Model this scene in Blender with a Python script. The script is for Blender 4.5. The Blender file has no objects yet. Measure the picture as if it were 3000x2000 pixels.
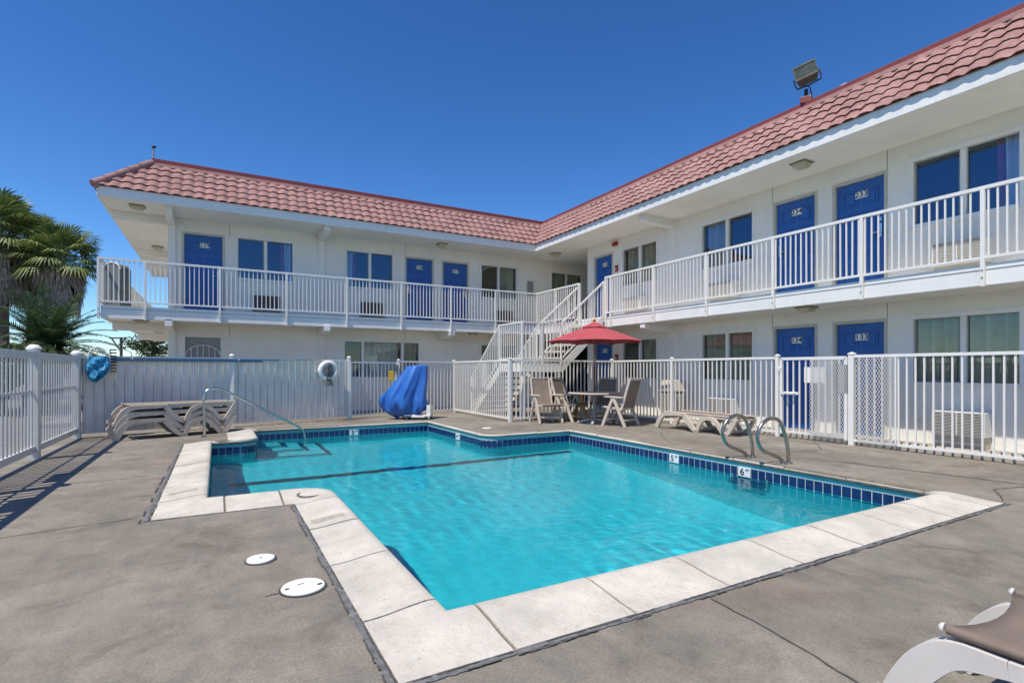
import bpy, bmesh, math, random
from mathutils import Vector, Matrix
random.seed(7)
R = math.radians
sc = bpy.context.scene
COL = sc.collection

# ------------------------------------------------------------------ helpers
class MB:
    """collects faces and links them as ONE mesh object"""
    def __init__(s): s.v = []; s.f = []; s.mi = []
    def add(s, vs, fs, mi=0):
        b = len(s.v); s.v += [tuple(v) for v in vs]
        s.f += [tuple(b + i for i in f) for f in fs]; s.mi += [mi] * len(fs)
    def quad(s, *p, mi=0): s.add(p, [tuple(range(len(p)))], mi)
    def box(s, x0, y0, z0, x1, y1, z1, mi=0):
        x0, x1 = min(x0, x1), max(x0, x1); y0, y1 = min(y0, y1), max(y0, y1); z0, z1 = min(z0, z1), max(z0, z1)
        s.add([(x0,y0,z0),(x1,y0,z0),(x1,y1,z0),(x0,y1,z0),(x0,y0,z1),(x1,y0,z1),(x1,y1,z1),(x0,y1,z1)],
              [(0,3,2,1),(4,5,6,7),(0,1,5,4),(1,2,6,5),(2,3,7,6),(3,0,4,7)], mi)
    def bar(s, p, q, w, h, up=(0,0,1), mi=0):
        p, q = Vector(p), Vector(q); d = (q - p).normalized(); u = Vector(up)
        if abs(d.dot(u)) > .98: u = Vector((0,1,0)) if abs(d.y) < .9 else Vector((1,0,0))
        a = d.cross(u).normalized() * (w/2); b = a.cross(d).normalized() * (h/2)
        vs = [p-a-b, p+a-b, p+a+b, p-a+b, q-a-b, q+a-b, q+a+b, q-a+b]
        s.add(vs, [(0,3,2,1),(4,5,6,7),(0,1,5,4),(1,2,6,5),(2,3,7,6),(3,0,4,7)], mi)
    def tube(s, pts, r, n=8, closed=False, mi=0):
        pts = [Vector(p) for p in pts]; m = len(pts)
        rs = r if isinstance(r, (list, tuple)) else [r]*m
        rings = []; ref = None
        for i, p in enumerate(pts):
            if closed: d = pts[(i+1) % m] - pts[i-1]
            else: d = pts[min(i+1, m-1)] - pts[max(i-1, 0)]
            d.normalize()
            if ref is None:
                ref = Vector((0,0,1)) if abs(d.z) < .9 else Vector((1,0,0))
            a = (ref - d*ref.dot(d)).normalized(); ref = a; b = d.cross(a)
            rings.append([p + (a*math.cos(2*math.pi*k/n) + b*math.sin(2*math.pi*k/n))*rs[i] for k in range(n)])
        vs = [v for g in rings for v in g]; fs = []
        for i in range(m if closed else m-1):
            j = (i+1) % m
            for k in range(n): fs.append((i*n+k, i*n+(k+1) % n, j*n+(k+1) % n, j*n+k))
        if not closed: fs += [tuple(range(n))[::-1], tuple((m-1)*n+k for k in range(n))]
        s.add(vs, fs, mi)
    def lathe(s, prof, c=(0,0,0), n=24, mi=0, cap=True):
        vs = []; fs = []; m = len(prof)
        for r, z in prof:
            for k in range(n):
                a = 2*math.pi*k/n; vs.append((c[0]+r*math.cos(a), c[1]+r*math.sin(a), c[2]+z))
        for i in range(m-1):
            for k in range(n): fs.append((i*n+k, i*n+(k+1) % n, (i+1)*n+(k+1) % n, (i+1)*n+k))
        if cap: fs += [tuple(range(n))[::-1], tuple((m-1)*n+k for k in range(n))]
        s.add(vs, fs, mi)
    def prism(s, poly, fn, t0, t1, mi=0):
        """poly 2D points, fn(a,b,t)->3D, extruded from t0 to t1"""
        n = len(poly)
        vs = [fn(a, b, t0) for a, b in poly] + [fn(a, b, t1) for a, b in poly]
        fs = [tuple(range(n))[::-1], tuple(range(n, 2*n))] + [(i, (i+1) % n, n+(i+1) % n, n+i) for i in range(n)]
        s.add(vs, fs, mi)
    def build(s, name, mat, parent=None, smooth=False, bevel=0, recalc=True, weld=False, solid=0):
        me = bpy.data.meshes.new(name); me.from_pydata(s.v, [], s.f)
        mats = mat if isinstance(mat, (list, tuple)) else [mat]
        for m in mats: me.materials.append(m)
        if len(mats) > 1:
            for p, i in zip(me.polygons, s.mi): p.material_index = i
        bm = bmesh.new(); bm.from_mesh(me)
        if weld: bmesh.ops.remove_doubles(bm, verts=bm.verts, dist=1e-4)
        if recalc: bmesh.ops.recalc_face_normals(bm, faces=bm.faces)
        bm.to_mesh(me); bm.free()
        if smooth:
            for p in me.polygons: p.use_smooth = True
            try: me.set_sharp_from_angle(angle=R(40))
            except Exception: pass
        o = bpy.data.objects.new(name, me); COL.objects.link(o)
        if parent: o.parent = parent
        if solid:
            md = o.modifiers.new('solid', 'SOLIDIFY'); md.thickness = solid; md.offset = 0
        if bevel:
            md = o.modifiers.new('bevel', 'BEVEL'); md.width = bevel; md.segments = 2; md.limit_method = 'ANGLE'
        return o

def tag(o, label=None, cat=None, group=None, kind=None):
    if label: o['label'] = label
    if cat: o['category'] = cat
    if group: o['group'] = group
    if kind: o['kind'] = kind
    return o
def thing(name, label, cat, loc=(0,0,0), rz=0, group=None):
    o = bpy.data.objects.new(name, None); COL.objects.link(o); o.empty_display_size = .2
    o.location = loc; o.rotation_euler = (0,0,rz)
    return tag(o, label, cat, group)
def dup(root, loc, rz, label, group=None):
    r = root.copy(); COL.objects.link(r); r.location = loc; r.rotation_euler = (0,0,rz); r['label'] = label
    if group: r['group'] = group
    for ch in list(root.children):
        c = ch.copy(); COL.objects.link(c); c.parent = r
        for g in list(ch.children):
            d = g.copy(); COL.objects.link(d); d.parent = c
    return r

# ------------------------------------------------------------------ materials
def nodes(name):
    m = bpy.data.materials.new(name); m.use_nodes = True
    nt = m.node_tree; nt.nodes.clear()
    out = nt.nodes.new('ShaderNodeOutputMaterial'); return m, nt, out
def principled(nt, col, rough, metal=0, spec=.5):
    b = nt.nodes.new('ShaderNodeBsdfPrincipled'); b.inputs['Base Color'].default_value = (*col, 1)
    b.inputs['Roughness'].default_value = rough; b.inputs['Metallic'].default_value = metal
    b.inputs['Specular IOR Level'].default_value = spec; return b
def mat(name, col, rough=.6, metal=0, var=.12, scale=3, bump=0, bscale=60, spec=.5, col2=None, vcon=.5, stain=None, streak=None):
    """painted/plastered surface: base colour broken up by two noises, optional second colour for dirt, optional bump"""
    m, nt, out = nodes(name); b = principled(nt, col, rough, metal, spec)
    L = nt.links.new
    tc = nt.nodes.new('ShaderNodeTexCoord')
    n1 = nt.nodes.new('ShaderNodeTexNoise'); n1.inputs['Scale'].default_value = scale; n1.inputs['Detail'].default_value = 6; n1.inputs['Roughness'].default_value = .65
    L(tc.outputs['Object'], n1.inputs['Vector'])
    rp = nt.nodes.new('ShaderNodeValToRGB'); e = rp.color_ramp.elements
    e[0].position = .5-vcon/2; e[1].position = .5+vcon/2
    d = col2 if col2 else tuple(c*(1-2*var) for c in col)
    e[0].color = (*d, 1); e[1].color = (*[min(1, c*(1+var*.5)) for c in col], 1)
    L(n1.outputs['Fac'], rp.inputs['Fac']); src = rp.outputs['Color']
    if stain:
        n3 = nt.nodes.new('ShaderNodeTexNoise'); n3.inputs['Scale'].default_value = stain[1]; n3.inputs['Detail'].default_value = 8; n3.inputs['Roughness'].default_value = .75
        L(tc.outputs['Object'], n3.inputs['Vector'])
        r3 = nt.nodes.new('ShaderNodeValToRGB'); r3.color_ramp.elements[0].position = stain[2]; r3.color_ramp.elements[1].position = stain[2]+.12
        L(n3.outputs['Fac'], r3.inputs['Fac'])
        mx = nt.nodes.new('ShaderNodeMix'); mx.data_type = 'RGBA'
        ml = nt.nodes.new('ShaderNodeMath'); ml.operation = 'MULTIPLY'; ml.inputs[1].default_value = stain[3]
        L(r3.outputs['Color'], ml.inputs[0]); L(ml.outputs[0], mx.inputs['Factor']); L(src, mx.inputs['A']); mx.inputs['B'].default_value = (*stain[0], 1)
        src = mx.outputs['Result']
    if streak:      # rain streaks and runs: (colour, share, threshold)
        mp = nt.nodes.new('ShaderNodeMapping'); mp.inputs['Scale'].default_value = (5,5,.45); L(tc.outputs['Object'], mp.inputs['Vector'])
        n4 = nt.nodes.new('ShaderNodeTexNoise'); n4.inputs['Scale'].default_value = 1.6; n4.inputs['Detail'].default_value = 7; n4.inputs['Roughness'].default_value = .7
        L(mp.outputs[0], n4.inputs['Vector'])
        r4 = nt.nodes.new('ShaderNodeValToRGB'); r4.color_ramp.elements[0].position = streak[2]; r4.color_ramp.elements[1].position = streak[2]+.18; L(n4.outputs['Fac'], r4.inputs['Fac'])
        m4 = nt.nodes.new('ShaderNodeMath'); m4.operation = 'MULTIPLY'; m4.inputs[1].default_value = streak[1]; L(r4.outputs['Color'], m4.inputs[0])
        x4 = nt.nodes.new('ShaderNodeMix'); x4.data_type = 'RGBA'; L(m4.outputs[0], x4.inputs['Factor']); L(src, x4.inputs['A']); x4.inputs['B'].default_value = (*streak[0], 1); src = x4.outputs['Result']
    L(src, b.inputs['Base Color'])
    if bump:
        n2 = nt.nodes.new('ShaderNodeTexNoise'); n2.inputs['Scale'].default_value = bscale; n2.inputs['Detail'].default_value = 4
        L(tc.outputs['Object'], n2.inputs['Vector'])
        bp = nt.nodes.new('ShaderNodeBump'); bp.inputs['Strength'].default_value = bump; bp.inputs['Distance'].default_value = .01
        L(n2.outputs['Fac'], bp.inputs['Height']); L(bp.outputs['Normal'], b.inputs['Normal'])
    L(b.outputs[0], out.inputs[0]); return m

M = {}
M['stucco'] = mat('white_stucco', (.86,.83,.755), .85, var=.05, scale=1.1, bump=.8, bscale=30, stain=((.50,.49,.45), 4.2, .60, .5), streak=((.56,.54,.49), .22, .58), spec=.2)
M['soffit'] = mat('soffit_plaster', (.86,.83,.755), .9, var=.05, scale=1.5, bump=.7, bscale=24, stain=((.52,.49,.42), 3.6, .60, .42), spec=.2)
M['trim'] = mat('white_trim_paint', (.83,.81,.76), .55, var=.05, scale=4, bump=.15, bscale=25, stain=((.45,.44,.40), 9, .64, .5), streak=((.50,.48,.43), .55, .58))
M['paint'] = mat('white_metal_paint', (.82,.79,.73), .4, var=.04, scale=6, stain=((.55,.5,.43), 9, .72, .5))
M['rail'] = mat('railing_paint', (.80,.77,.71), .45, var=.04, scale=5, stain=((.5,.42,.33), 8, .71, .5))
M['beige_frame'] = mat('beige_door_frame', (.56,.53,.44), .6, var=.08, scale=6)
M['blue_door'] = mat('blue_door_paint', (.018,.115,.40), .42, var=.10, scale=3)
M['number_plate'] = mat('number_plate', (.82,.82,.80), .4, var=.02)
M['ink'] = mat('black_ink', (.015,.015,.016), .5, var=.1)
M['steel'] = mat('stainless_steel', (.62,.61,.58), .22, metal=1, var=.08, scale=8)
M['chrome_dark'] = mat('aged_steel', (.42,.39,.35), .3, metal=1, var=.15, scale=10)
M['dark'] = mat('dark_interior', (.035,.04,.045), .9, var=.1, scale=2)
M['ac_white'] = mat('air_conditioner_white', (.74,.73,.69), .5, var=.05, scale=5, stain=((.45,.42,.36), 7, .68, .6))
M['ac_dark'] = mat('air_conditioner_grille', (.10,.085,.08), .6, var=.15, scale=8)
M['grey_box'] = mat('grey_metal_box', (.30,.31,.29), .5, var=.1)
M['red_tile'] = mat('terracotta_tile', (.40,.225,.20), .9, var=.20, scale=2.2, bump=.3, bscale=50, stain=((.52,.38,.34), 11, .54, .55), streak=((.22,.12,.11), .5, .55), spec=.15)
M['red_metal'] = mat('dark_red_flashing', (.24,.052,.042), .5, var=.12, scale=3)
M['roof_flat'] = mat('flat_roof', (.35,.34,.33), .9, var=.15)
M['curtain'] = mat('curtain_cloth', (.50,.50,.39), .9, var=.1, scale=5, spec=.1)
M['curtain_pale'] = mat('pale_curtain_cloth', (.66,.70,.70), .9, var=.06, scale=5, spec=.1)
M['curtain_red'] = mat('red_curtain_edge', (.42,.06,.14), .9, var=.06, scale=5, spec=.1)
M['fence_grey'] = mat('grey_slat_paint', (.72,.71,.67), .5, var=.06, scale=4, stain=((.45,.45,.44), 5, .68, .4))
M['panel'] = mat('weathered_panel_paint', (.86,.81,.72), .55, var=.10, scale=1.6, streak=((.50,.50,.49), .6, .52), stain=((.42,.42,.42), 2.6, .58, .6), bump=.1, bscale=12)
M['concrete_step'] = mat('concrete_tread', (.55,.50,.42), .85, var=.12, scale=6, bump=.2)
M['resin'] = mat('beige_resin', (.61,.525,.43), .55, var=.10, scale=5, stain=((.34,.27,.21), 9, .60, .55))
M['resin_white'] = mat('off_white_resin', (.66,.62,.57), .45, var=.05, scale=5)
M['tile_blue'] = mat('navy_pool_tile', (.012,.036,.14), .15, var=.30, scale=9)
M['grout'] = mat('tile_grout', (.62,.66,.68), .8, var=.1)
M['bounce_face'] = mat('pool_bounce_coping_face', (.26,.50,.51), .6, var=.1, scale=4, stain=((.2,.36,.38), 5, .66, .5))  # white face; aqua stands in for light bounced off the water
M['plaster'] = mat('pool_plaster', (.33,.86,.87), .8, var=.06, scale=1.3, stain=((.21,.67,.71), 1.5, .54, .7), spec=.2)
M['step_plaster'] = mat('white_pool_plaster', (.72,.88,.88), .8, var=.04, scale=2, spec=.2)
M['line_tile'] = mat('dark_line_tile', (.02,.09,.13), .4, var=.25, scale=30)
M['coping'] = mat('coping_stone', (.63,.585,.505), .75, var=.16, scale=2.4, bump=.5, bscale=45, stain=((.17,.145,.11), 32, .585, .75), streak=((.40,.36,.29), .5, .52), spec=.3)
M['worn'] = mat('worn_plate', (.46,.42,.35), .8, var=.2, scale=25, stain=((.12,.11,.09), 30, .58, .8))
M['mortar'] = mat('coping_mortar', (.22,.18,.13), .9, var=.3, scale=14, bump=.3)
M['sealant'] = mat('grey_sealant', (.20,.20,.205), .8, var=.35, scale=18, bump=.5, bscale=40, stain=((.05,.05,.055), 14, .62, .8))
M['crack'] = mat('dark_crack', (.10,.095,.085), .95, var=.3, scale=20)
M['lid'] = mat('drain_lid_plastic', (.80,.79,.76), .5, var=.05, scale=9, stain=((.4,.37,.33), 10, .66, .5))
M['lid_rim'] = mat('drain_rim', (.07,.065,.06), .8, var=.2)
M['tarp'] = mat('blue_tarp', (.03,.15,.52), .42, var=.18, scale=4, spec=.5)
M['umbrella'] = mat('red_umbrella_cloth', (.42,.082,.095), .8, var=.06, scale=6, bump=.1, bscale=220, spec=.2)
M['wood_red'] = mat('red_wood_pole', (.20,.035,.025), .45, var=.2, scale=8)
M['orange'] = mat('orange_finial', (.60,.25,.05), .4, var=.1)
M['net_blue'] = mat('blue_net', (.04,.34,.62), .7, var=.35, scale=16, bump=.6, bscale=60)
M['pole_blue'] = mat('blue_aluminium', (.16,.30,.44), .3, metal=.6, var=.1)
M['black_bristle'] = mat('black_bristle', (.02,.022,.025), .8, var=.2)
M['ring_white'] = mat('life_ring_plastic', (.82,.82,.80), .35, var=.03)
M['rope'] = mat('grey_rope', (.16,.165,.17), .9, var=.3, scale=20)
M['bin'] = mat('beige_bin', (.47,.43,.36), .6, var=.08, scale=4)
M['bin_grey'] = mat('grey_bin', (.16,.18,.17), .55, var=.1, scale=4)
M['brass_light'] = mat('tarnished_fixture', (.26,.235,.16), .5, var=.15, scale=10)
M['light_glass'] = mat('yellowed_diffuser', (.52,.48,.36), .3, var=.1, scale=8)
M['flood_body'] = mat('floodlight_casting', (.13,.12,.09), .7, var=.2, scale=9, spec=.1)
M['flood_glass'] = mat('floodlight_lens', (.07,.09,.085), .7, var=.3, scale=12, spec=.05)
M['red_alarm'] = mat('red_alarm_plastic', (.36,.02,.015), .4, var=.1)
M['trunk'] = mat('palm_trunk', (.16,.12,.09), .95, var=.3, scale=12, bump=.6, bscale=20)
M['skirt'] = mat('dead_frond', (.46,.39,.32), .95, var=.35, scale=4, spec=.1)
M['yellow'] = mat('yellow_plastic', (.62,.42,.04), .5, var=.1)
M['pole_wood'] = mat('weathered_pole_wood', (.11,.095,.085), .9, var=.2)
M['asphalt'] = mat('asphalt', (.24,.225,.20), .95, var=.2, scale=2, bump=.3, bscale=90)
M['walk'] = mat('walkway_concrete', (.44,.41,.36), .9, var=.1, scale=2, bump=.2, bscale=70)

def leaf_mat(name, c1, c2, tr=.25):
    m, nt, out = nodes(name); L = nt.links.new
    b = principled(nt, c1, .5, 0, .4)
    g = nt.nodes.new('ShaderNodeNewGeometry')
    rp = nt.nodes.new('ShaderNodeValToRGB'); rp.color_ramp.elements[0].color = (*c1, 1); rp.color_ramp.elements[1].color = (*c2, 1)
    L(g.outputs['Random Per Island'], rp.inputs['Fac']); L(rp.outputs['Color'], b.inputs['Base Color'])
    t = nt.nodes.new('ShaderNodeBsdfTranslucent'); L(rp.outputs['Color'], t.inputs['Color'])
    mx = nt.nodes.new('ShaderNodeMixShader'); mx.inputs[0].default_value = tr
    L(b.outputs[0], mx.inputs[1]); L(t.outputs[0], mx.inputs[2]); L(mx.outputs[0], out.inputs[0]); return m
M['palm_leaf'] = leaf_mat('palm_leaf', (.035,.07,.018), (.27,.33,.10))
M['date_leaf'] = leaf_mat('date_palm_leaf', (.018,.05,.024), (.09,.14,.055))
M['tree_leaf'] = leaf_mat('tree_leaf', (.04,.075,.03), (.15,.18,.07))

# deck concrete: several scales of mottling and stains
def deck_mat():
    m, nt, out = nodes('pool_deck_concrete'); L = nt.links.new
    b = principled(nt, (.34,.32,.285), .82, 0, .3)
    tc = nt.nodes.new('ShaderNodeTexCoord')
    def noise(s, d=6, r=.6, dist=0, vec=None):
        n = nt.nodes.new('ShaderNodeTexNoise'); n.inputs['Scale'].default_value = s; n.inputs['Detail'].default_value = d
        n.inputs['Roughness'].default_value = r; n.inputs['Distortion'].default_value = dist
        L(vec if vec else tc.outputs['Object'], n.inputs['Vector']); return n.outputs['Fac']
    def ramp(fac, p0, c0, p1, c1):
        r = nt.nodes.new('ShaderNodeValToRGB'); r.color_ramp.elements[0].position = p0; r.color_ramp.elements[1].position = p1
        r.color_ramp.elements[0].color = (*c0, 1); r.color_ramp.elements[1].color = (*c1, 1); L(fac, r.inputs['Fac']); return r.outputs['Color']
    def mix(fac, a, bb, mode='MIX', f=1):
        x = nt.nodes.new('ShaderNodeMix'); x.data_type = 'RGBA'; x.blend_type = mode
        if fac is None: x.inputs['Factor'].default_value = f
        else: L(fac, x.inputs['Factor'])
        L(a, x.inputs['A']); L(bb, x.inputs['B']); return x.outputs['Result']
    base = ramp(noise(.55, 8, .6, .6), .3, (.195,.176,.148), .7, (.335,.303,.258))
    mid = ramp(noise(3.5, 8, .7, .4), .3, (.74,.74,.745), .72, (1.10,1.09,1.06))
    fine = ramp(noise(70, 6, .8), .34, (.68,.68,.68), .66, (1.16,1.16,1.15))
    mp = nt.nodes.new('ShaderNodeMapping'); mp.inputs['Scale'].default_value = (1,.22,1); mp.inputs['Rotation'].default_value = (0,0,R(-55)); L(tc.outputs['Object'], mp.inputs['Vector'])
    sweep = ramp(noise(9, 6, .7, .3, mp.outputs[0]), .3, (.90,.90,.90), .7, (1.07,1.07,1.06))
    rust = ramp(noise(.8, 4, .5), .52, (1,1,1), .75, (1.04,.95,.88))
    spots = ramp(noise(9, 8, .7), .60, (1,1,1), .70, (.66,.63,.60))
    c = mix(None, base, mid, 'MULTIPLY'); c = mix(None, c, fine, 'MULTIPLY'); c = mix(None, c, sweep, 'MULTIPLY'); c = mix(None, c, rust, 'MULTIPLY'); c = mix(None, c, spots, 'MULTIPLY', .7)
    pale = ramp(noise(2.1, 10, .78, .8), .55, (1,1,1), .68, (1.20,1.19,1.16)); dark = ramp(noise(1.25, 9, .72, 1.2), .36, (.76,.74,.72), .47, (1,1,1))
    pits = ramp(noise(38, 3, .6), .70, (1,1,1), .76, (.55,.53,.50))
    c = mix(None, c, pale, 'MULTIPLY'); c = mix(None, c, dark, 'MULTIPLY'); c = mix(None, c, pits, 'MULTIPLY', .8)
    L(c, b.inputs['Base Color'])
    bp = nt.nodes.new('ShaderNodeBump'); bp.inputs['Strength'].default_value = .35; bp.inputs['Distance'].default_value = .006
    L(noise(80, 6, .7), bp.inputs['Height']); L(bp.outputs['Normal'], b.inputs['Normal'])
    L(b.outputs[0], out.inputs[0]); return m
M['deck'] = deck_mat()

def glass_mat(name, f0, tint, refl=(1,1,1)):
    """thin pane: see-through, mirroring more at a slant (Schlick), slightly uneven"""
    m, nt, out = nodes(name); L = nt.links.new
    t = nt.nodes.new('ShaderNodeBsdfTransparent'); t.inputs[0].default_value = (*tint, 1)
    g = nt.nodes.new('ShaderNodeBsdfGlossy'); g.inputs['Roughness'].default_value = .015; g.inputs['Color'].default_value = (*refl, 1)
    lw = nt.nodes.new('ShaderNodeLayerWeight'); lw.inputs['Blend'].default_value = .5
    pw = nt.nodes.new('ShaderNodeMath'); pw.operation = 'POWER'; pw.inputs[1].default_value = 5; L(lw.outputs['Facing'], pw.inputs[0])
    ma = nt.nodes.new('ShaderNodeMath'); ma.operation = 'MULTIPLY_ADD'; ma.inputs[1].default_value = 1-f0; ma.inputs[2].default_value = f0; L(pw.outputs[0], ma.inputs[0])
    n = nt.nodes.new('ShaderNodeTexNoise'); n.inputs['Scale'].default_value = 1.2
    tc = nt.nodes.new('ShaderNodeTexCoord'); L(tc.outputs['Object'], n.inputs['Vector'])
    bp = nt.nodes.new('ShaderNodeBump'); bp.inputs['Strength'].default_value = .06; bp.inputs['Distance'].default_value = .05
    L(n.outputs['Fac'], bp.inputs['Height']); L(bp.outputs[0], g.inputs['Normal'])
    mx = nt.nodes.new('ShaderNodeMixShader'); L(ma.outputs[0], mx.inputs[0]); L(t.outputs[0], mx.inputs[1]); L(g.outputs[0], mx.inputs[2])
    L(mx.outputs[0], out.inputs[0]); return m
M['glass'] = glass_mat('window_glass', .05, (.86,.89,.87))
M['glass_sky_blue'] = glass_mat('sky_tinted_window_glass', .085, (.84,.90,.96), (.60,.78,1.0))  # blue mirror tint paints a deeper sky reflection into the panes

def water_mat():
    m, nt, out = nodes('pool_water'); L = nt.links.new
    tc = nt.nodes.new('ShaderNodeTexCoord')
    n1 = nt.nodes.new('ShaderNodeTexNoise'); n1.inputs['Scale'].default_value = 3.0; n1.inputs['Detail'].default_value = 3; n1.inputs['Distortion'].default_value = .6
    n2 = nt.nodes.new('ShaderNodeTexNoise'); n2.inputs['Scale'].default_value = 12; n2.inputs['Detail'].default_value = 2; n2.inputs['Distortion'].default_value = .8
    L(tc.outputs['Object'], n1.inputs['Vector']); L(tc.outputs['Object'], n2.inputs['Vector'])
    ad = nt.nodes.new('ShaderNodeMath'); ad.operation = 'MULTIPLY_ADD'; ad.inputs[1].default_value = .22
    L(n2.outputs['Fac'], ad.inputs[0]); L(n1.outputs['Fac'], ad.inputs[2])
    bp = nt.nodes.new('ShaderNodeBump'); bp.inputs['Strength'].default_value = .16; bp.inputs['Distance'].default_value = .06
    L(ad.outputs[0], bp.inputs['Height'])
    rf = nt.nodes.new('ShaderNodeBsdfRefraction'); rf.inputs['Roughness'].default_value = 0; rf.inputs['IOR'].default_value = 1.333; rf.inputs['Color'].default_value = (.29,.84,.92,1)
    g = nt.nodes.new('ShaderNodeBsdfGlossy'); g.inputs['Roughness'].default_value = .01; L(bp.outputs[0], g.inputs['Normal'])
    fr = nt.nodes.new('ShaderNodeFresnel'); fr.inputs['IOR'].default_value = 1.27
    mx = nt.nodes.new('ShaderNodeMixShader'); L(fr.outputs[0], mx.inputs[0]); L(rf.outputs[0], mx.inputs[1]); L(g.outputs[0], mx.inputs[2])
    L(mx.outputs[0], out.inputs['Surface']); return m
M['water'] = water_mat()

# ------------------------------------------------------------------ main measures
XW, YW = 10.15, 15.6          # wall planes of the right and the left wing
XS, YS = 9.10, 14.60          # balcony edges
XF, YF = 8.90, 14.38          # eave fascias
F2, SOF = 2.65, 5.06          # upper floor, soffit
WL = -1.06                    # end wall of the left wing
XEND, YEND = 19.0, -7.0
def W(w, a, o, z): return (XW-o, a, z) if w == 'R' else (a, YW-o, z)
def wbox(mb, w, a0, a1, o0, o1, z0, z1, mi=0):
    p = W(w, a0, o0, z0); q = W(w, a1, o1, z1); mb.box(*p, *q, mi=mi)

# ------------------------------------------------------------------ ground
POOL = [  # inner outline, clockwise seen from above (pool on the right hand), width of coping on the side that starts here, corner radius
    ((1.00, 2.47), .37, 0), ((1.00, 5.77), .50, .34), ((-.10, 5.77), .38, 0), ((-.10, 10.35), .09, 0),
    ((.62, 10.35), .45, .26), ((.62, 12.02), .08, 0), ((4.42, 12.02), .09, 0), ((4.42, 8.86), .09, .32),
    ((6.31, 8.86), .10, 0), ((6.31, 2.48), .43, 0)]
NP = len(POOL)
def side(i):
    p = Vector(POOL[i % NP][0]); q = Vector(POOL[(i+1) % NP][0]); d = (q-p).normalized()
    return p, q, d, Vector((-d.y, d.x)), POOL[i % NP][1]
def outer_corner(i, grow=0.0):
    _,_,_,n0,w0 = side(i-1); p,_,_,n1,w1 = side(i)
    return p + n0*(w0+grow) + n1*(w1+grow)
OUTER = [outer_corner(i) for i in range(NP)]
def in_poly(x, y, poly):
    c = False
    for i in range(len(poly)):
        x0, y0 = poly[i-1]; x1, y1 = poly[i]
        if (y0 > y) != (y1 > y) and x < (x1-x0)*(y-y0)/(y1-y0)+x0: c = not c
    return c
def sheet_with_hole(mb, x0, y0, x1, y1, z, hole, step):
    xs = sorted(set([x0, x1] + [p[0] for p in hole])); ys = sorted(set([y0, y1] + [p[1] for p in hole]))
    def refine(a):
        r = []
        for u, v in zip(a, a[1:]):
            k = max(1, int((v-u)/step)); r += [u+(v-u)*j/k for j in range(k)]
        return r + [a[-1]]
    xs, ys = refine(xs), refine(ys); idx = {}
    for i in range(len(xs)-1):
        for j in range(len(ys)-1):
            if in_poly((xs[i]+xs[i+1])/2, (ys[j]+ys[j+1])/2, hole): continue
            f = []
            for a, b in ((i,j),(i+1,j),(i+1,j+1),(i,j+1)):
                if (a,b) not in idx: idx[(a,b)] = len(mb.v); mb.v.append((xs[a], ys[b], z))
                f.append(idx[(a,b)])
            mb.f.append(tuple(f)); mb.mi.append(0)
g = MB(); sheet_with_hole(g, -400, -400, 400, 400, -.04, [(-.7,1.8),(6.7,1.8),(6.7,12.4),(-.7,12.4)], 80)
tag(g.build('ground', M['asphalt'], recalc=False), 'worn grey paved ground stretching out beyond the fences', 'ground', kind='structure')
g = MB(); sheet_with_hole(g, -2.75, -8, 9.42, 15.3, 0, [tuple(p) for p in OUTER], 3)
tag(g.build('pool_deck', M['deck'], recalc=False), 'grey brushed concrete deck around the pool', 'pool deck', kind='structure')
g = MB(); g.box(9.42, YEND, -.03, XEND, 13.2, .06); g.box(-3.4, 15.3, -.03, XEND, 27, .06); g.box(9.42, 13.2, -.03, XEND, 15.3, .06)
tag(g.build('walkway', M['walk'], bevel=.008), 'pale concrete walkway at the foot of the motel walls', 'walkway', kind='structure')

def ribbon(mb, pts, w, z, jit=0, seed=1, sub=.05, gaps=0):
    rnd = random.Random(seed); P = []
    for (x0,y0),(x1,y1) in zip(pts, pts[1:]):
        n = max(1, int(math.hypot(x1-x0, y1-y0)/sub))
        for k in range(n): P.append((x0+(x1-x0)*k/n, y0+(y1-y0)*k/n))
    P.append(pts[-1]); wob = 0; b = len(mb.v)
    for i, p in enumerate(P):
        q0 = P[max(0,i-1)]; q1 = P[min(len(P)-1,i+1)]; d = Vector((q1[0]-q0[0], q1[1]-q0[1])).normalized(); n = Vector((-d.y, d.x))
        wob = wob*.85 + rnd.uniform(-jit, jit); ww = w*rnd.uniform(.6,1.25)/2
        for s in (-1,1): mb.v.append((p[0]+n.x*(wob+s*ww), p[1]+n.y*(wob+s*ww), z))
    on = True
    for i in range(len(P)-1):
        if gaps and rnd.random() < (.10 if on else .30*(1-gaps)): on = not on
        if on or not gaps: mb.f.append((b+2*i, b+2*i+1, b+2*i+3, b+2*i+2)); mb.mi.append(0)

cr = MB()
ribbon(cr, [(-2.3,5.45),(-1.55,5.25),(-.6,5.42)], .010, .004, .006, 1)
ribbon(cr, [(-1.5,5.25),(-1.3,4.6),(-1.35,3.9),(-1.6,3.2)], .010, .004, .008, 2)
ribbon(cr, [(-2.2,7.55),(-1.2,7.4),(-.55,7.55)], .012, .004, .003, 3)
ribbon(cr, [(-2.2,9.9),(-1.3,9.75),(-.5,9.7)], .009, .004, .003, 4)
ribbon(cr, [(2.35,1.98),(2.30,1.5),(2.22,1.1),(2.1,.7),(2.0,.2)], .011, .004, .006, 5)
ribbon(cr, [(6.55,2.1),(7.1,2.35),(7.7,2.2),(8.6,2.3)], .014, .004, .006, 6)
ribbon(cr, [(6.7,5.1),(7.6,4.9),(8.3,4.85),(9.0,5.4)], .012, .004, .006, 7)
ribbon(cr, [(7.4,4.1),(7.55,3.2),(7.7,2.3),(7.8,1.2),(7.8,.2)], .026, .004, .010, 8)
ribbon(cr, [(6.6,6.3),(7.2,7.2),(7.9,7.9)], .010, .004, .006, 9)
ribbon(cr, [(.23,3.20),(.31,3.21)], .010, .004, .003, 10)
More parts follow.
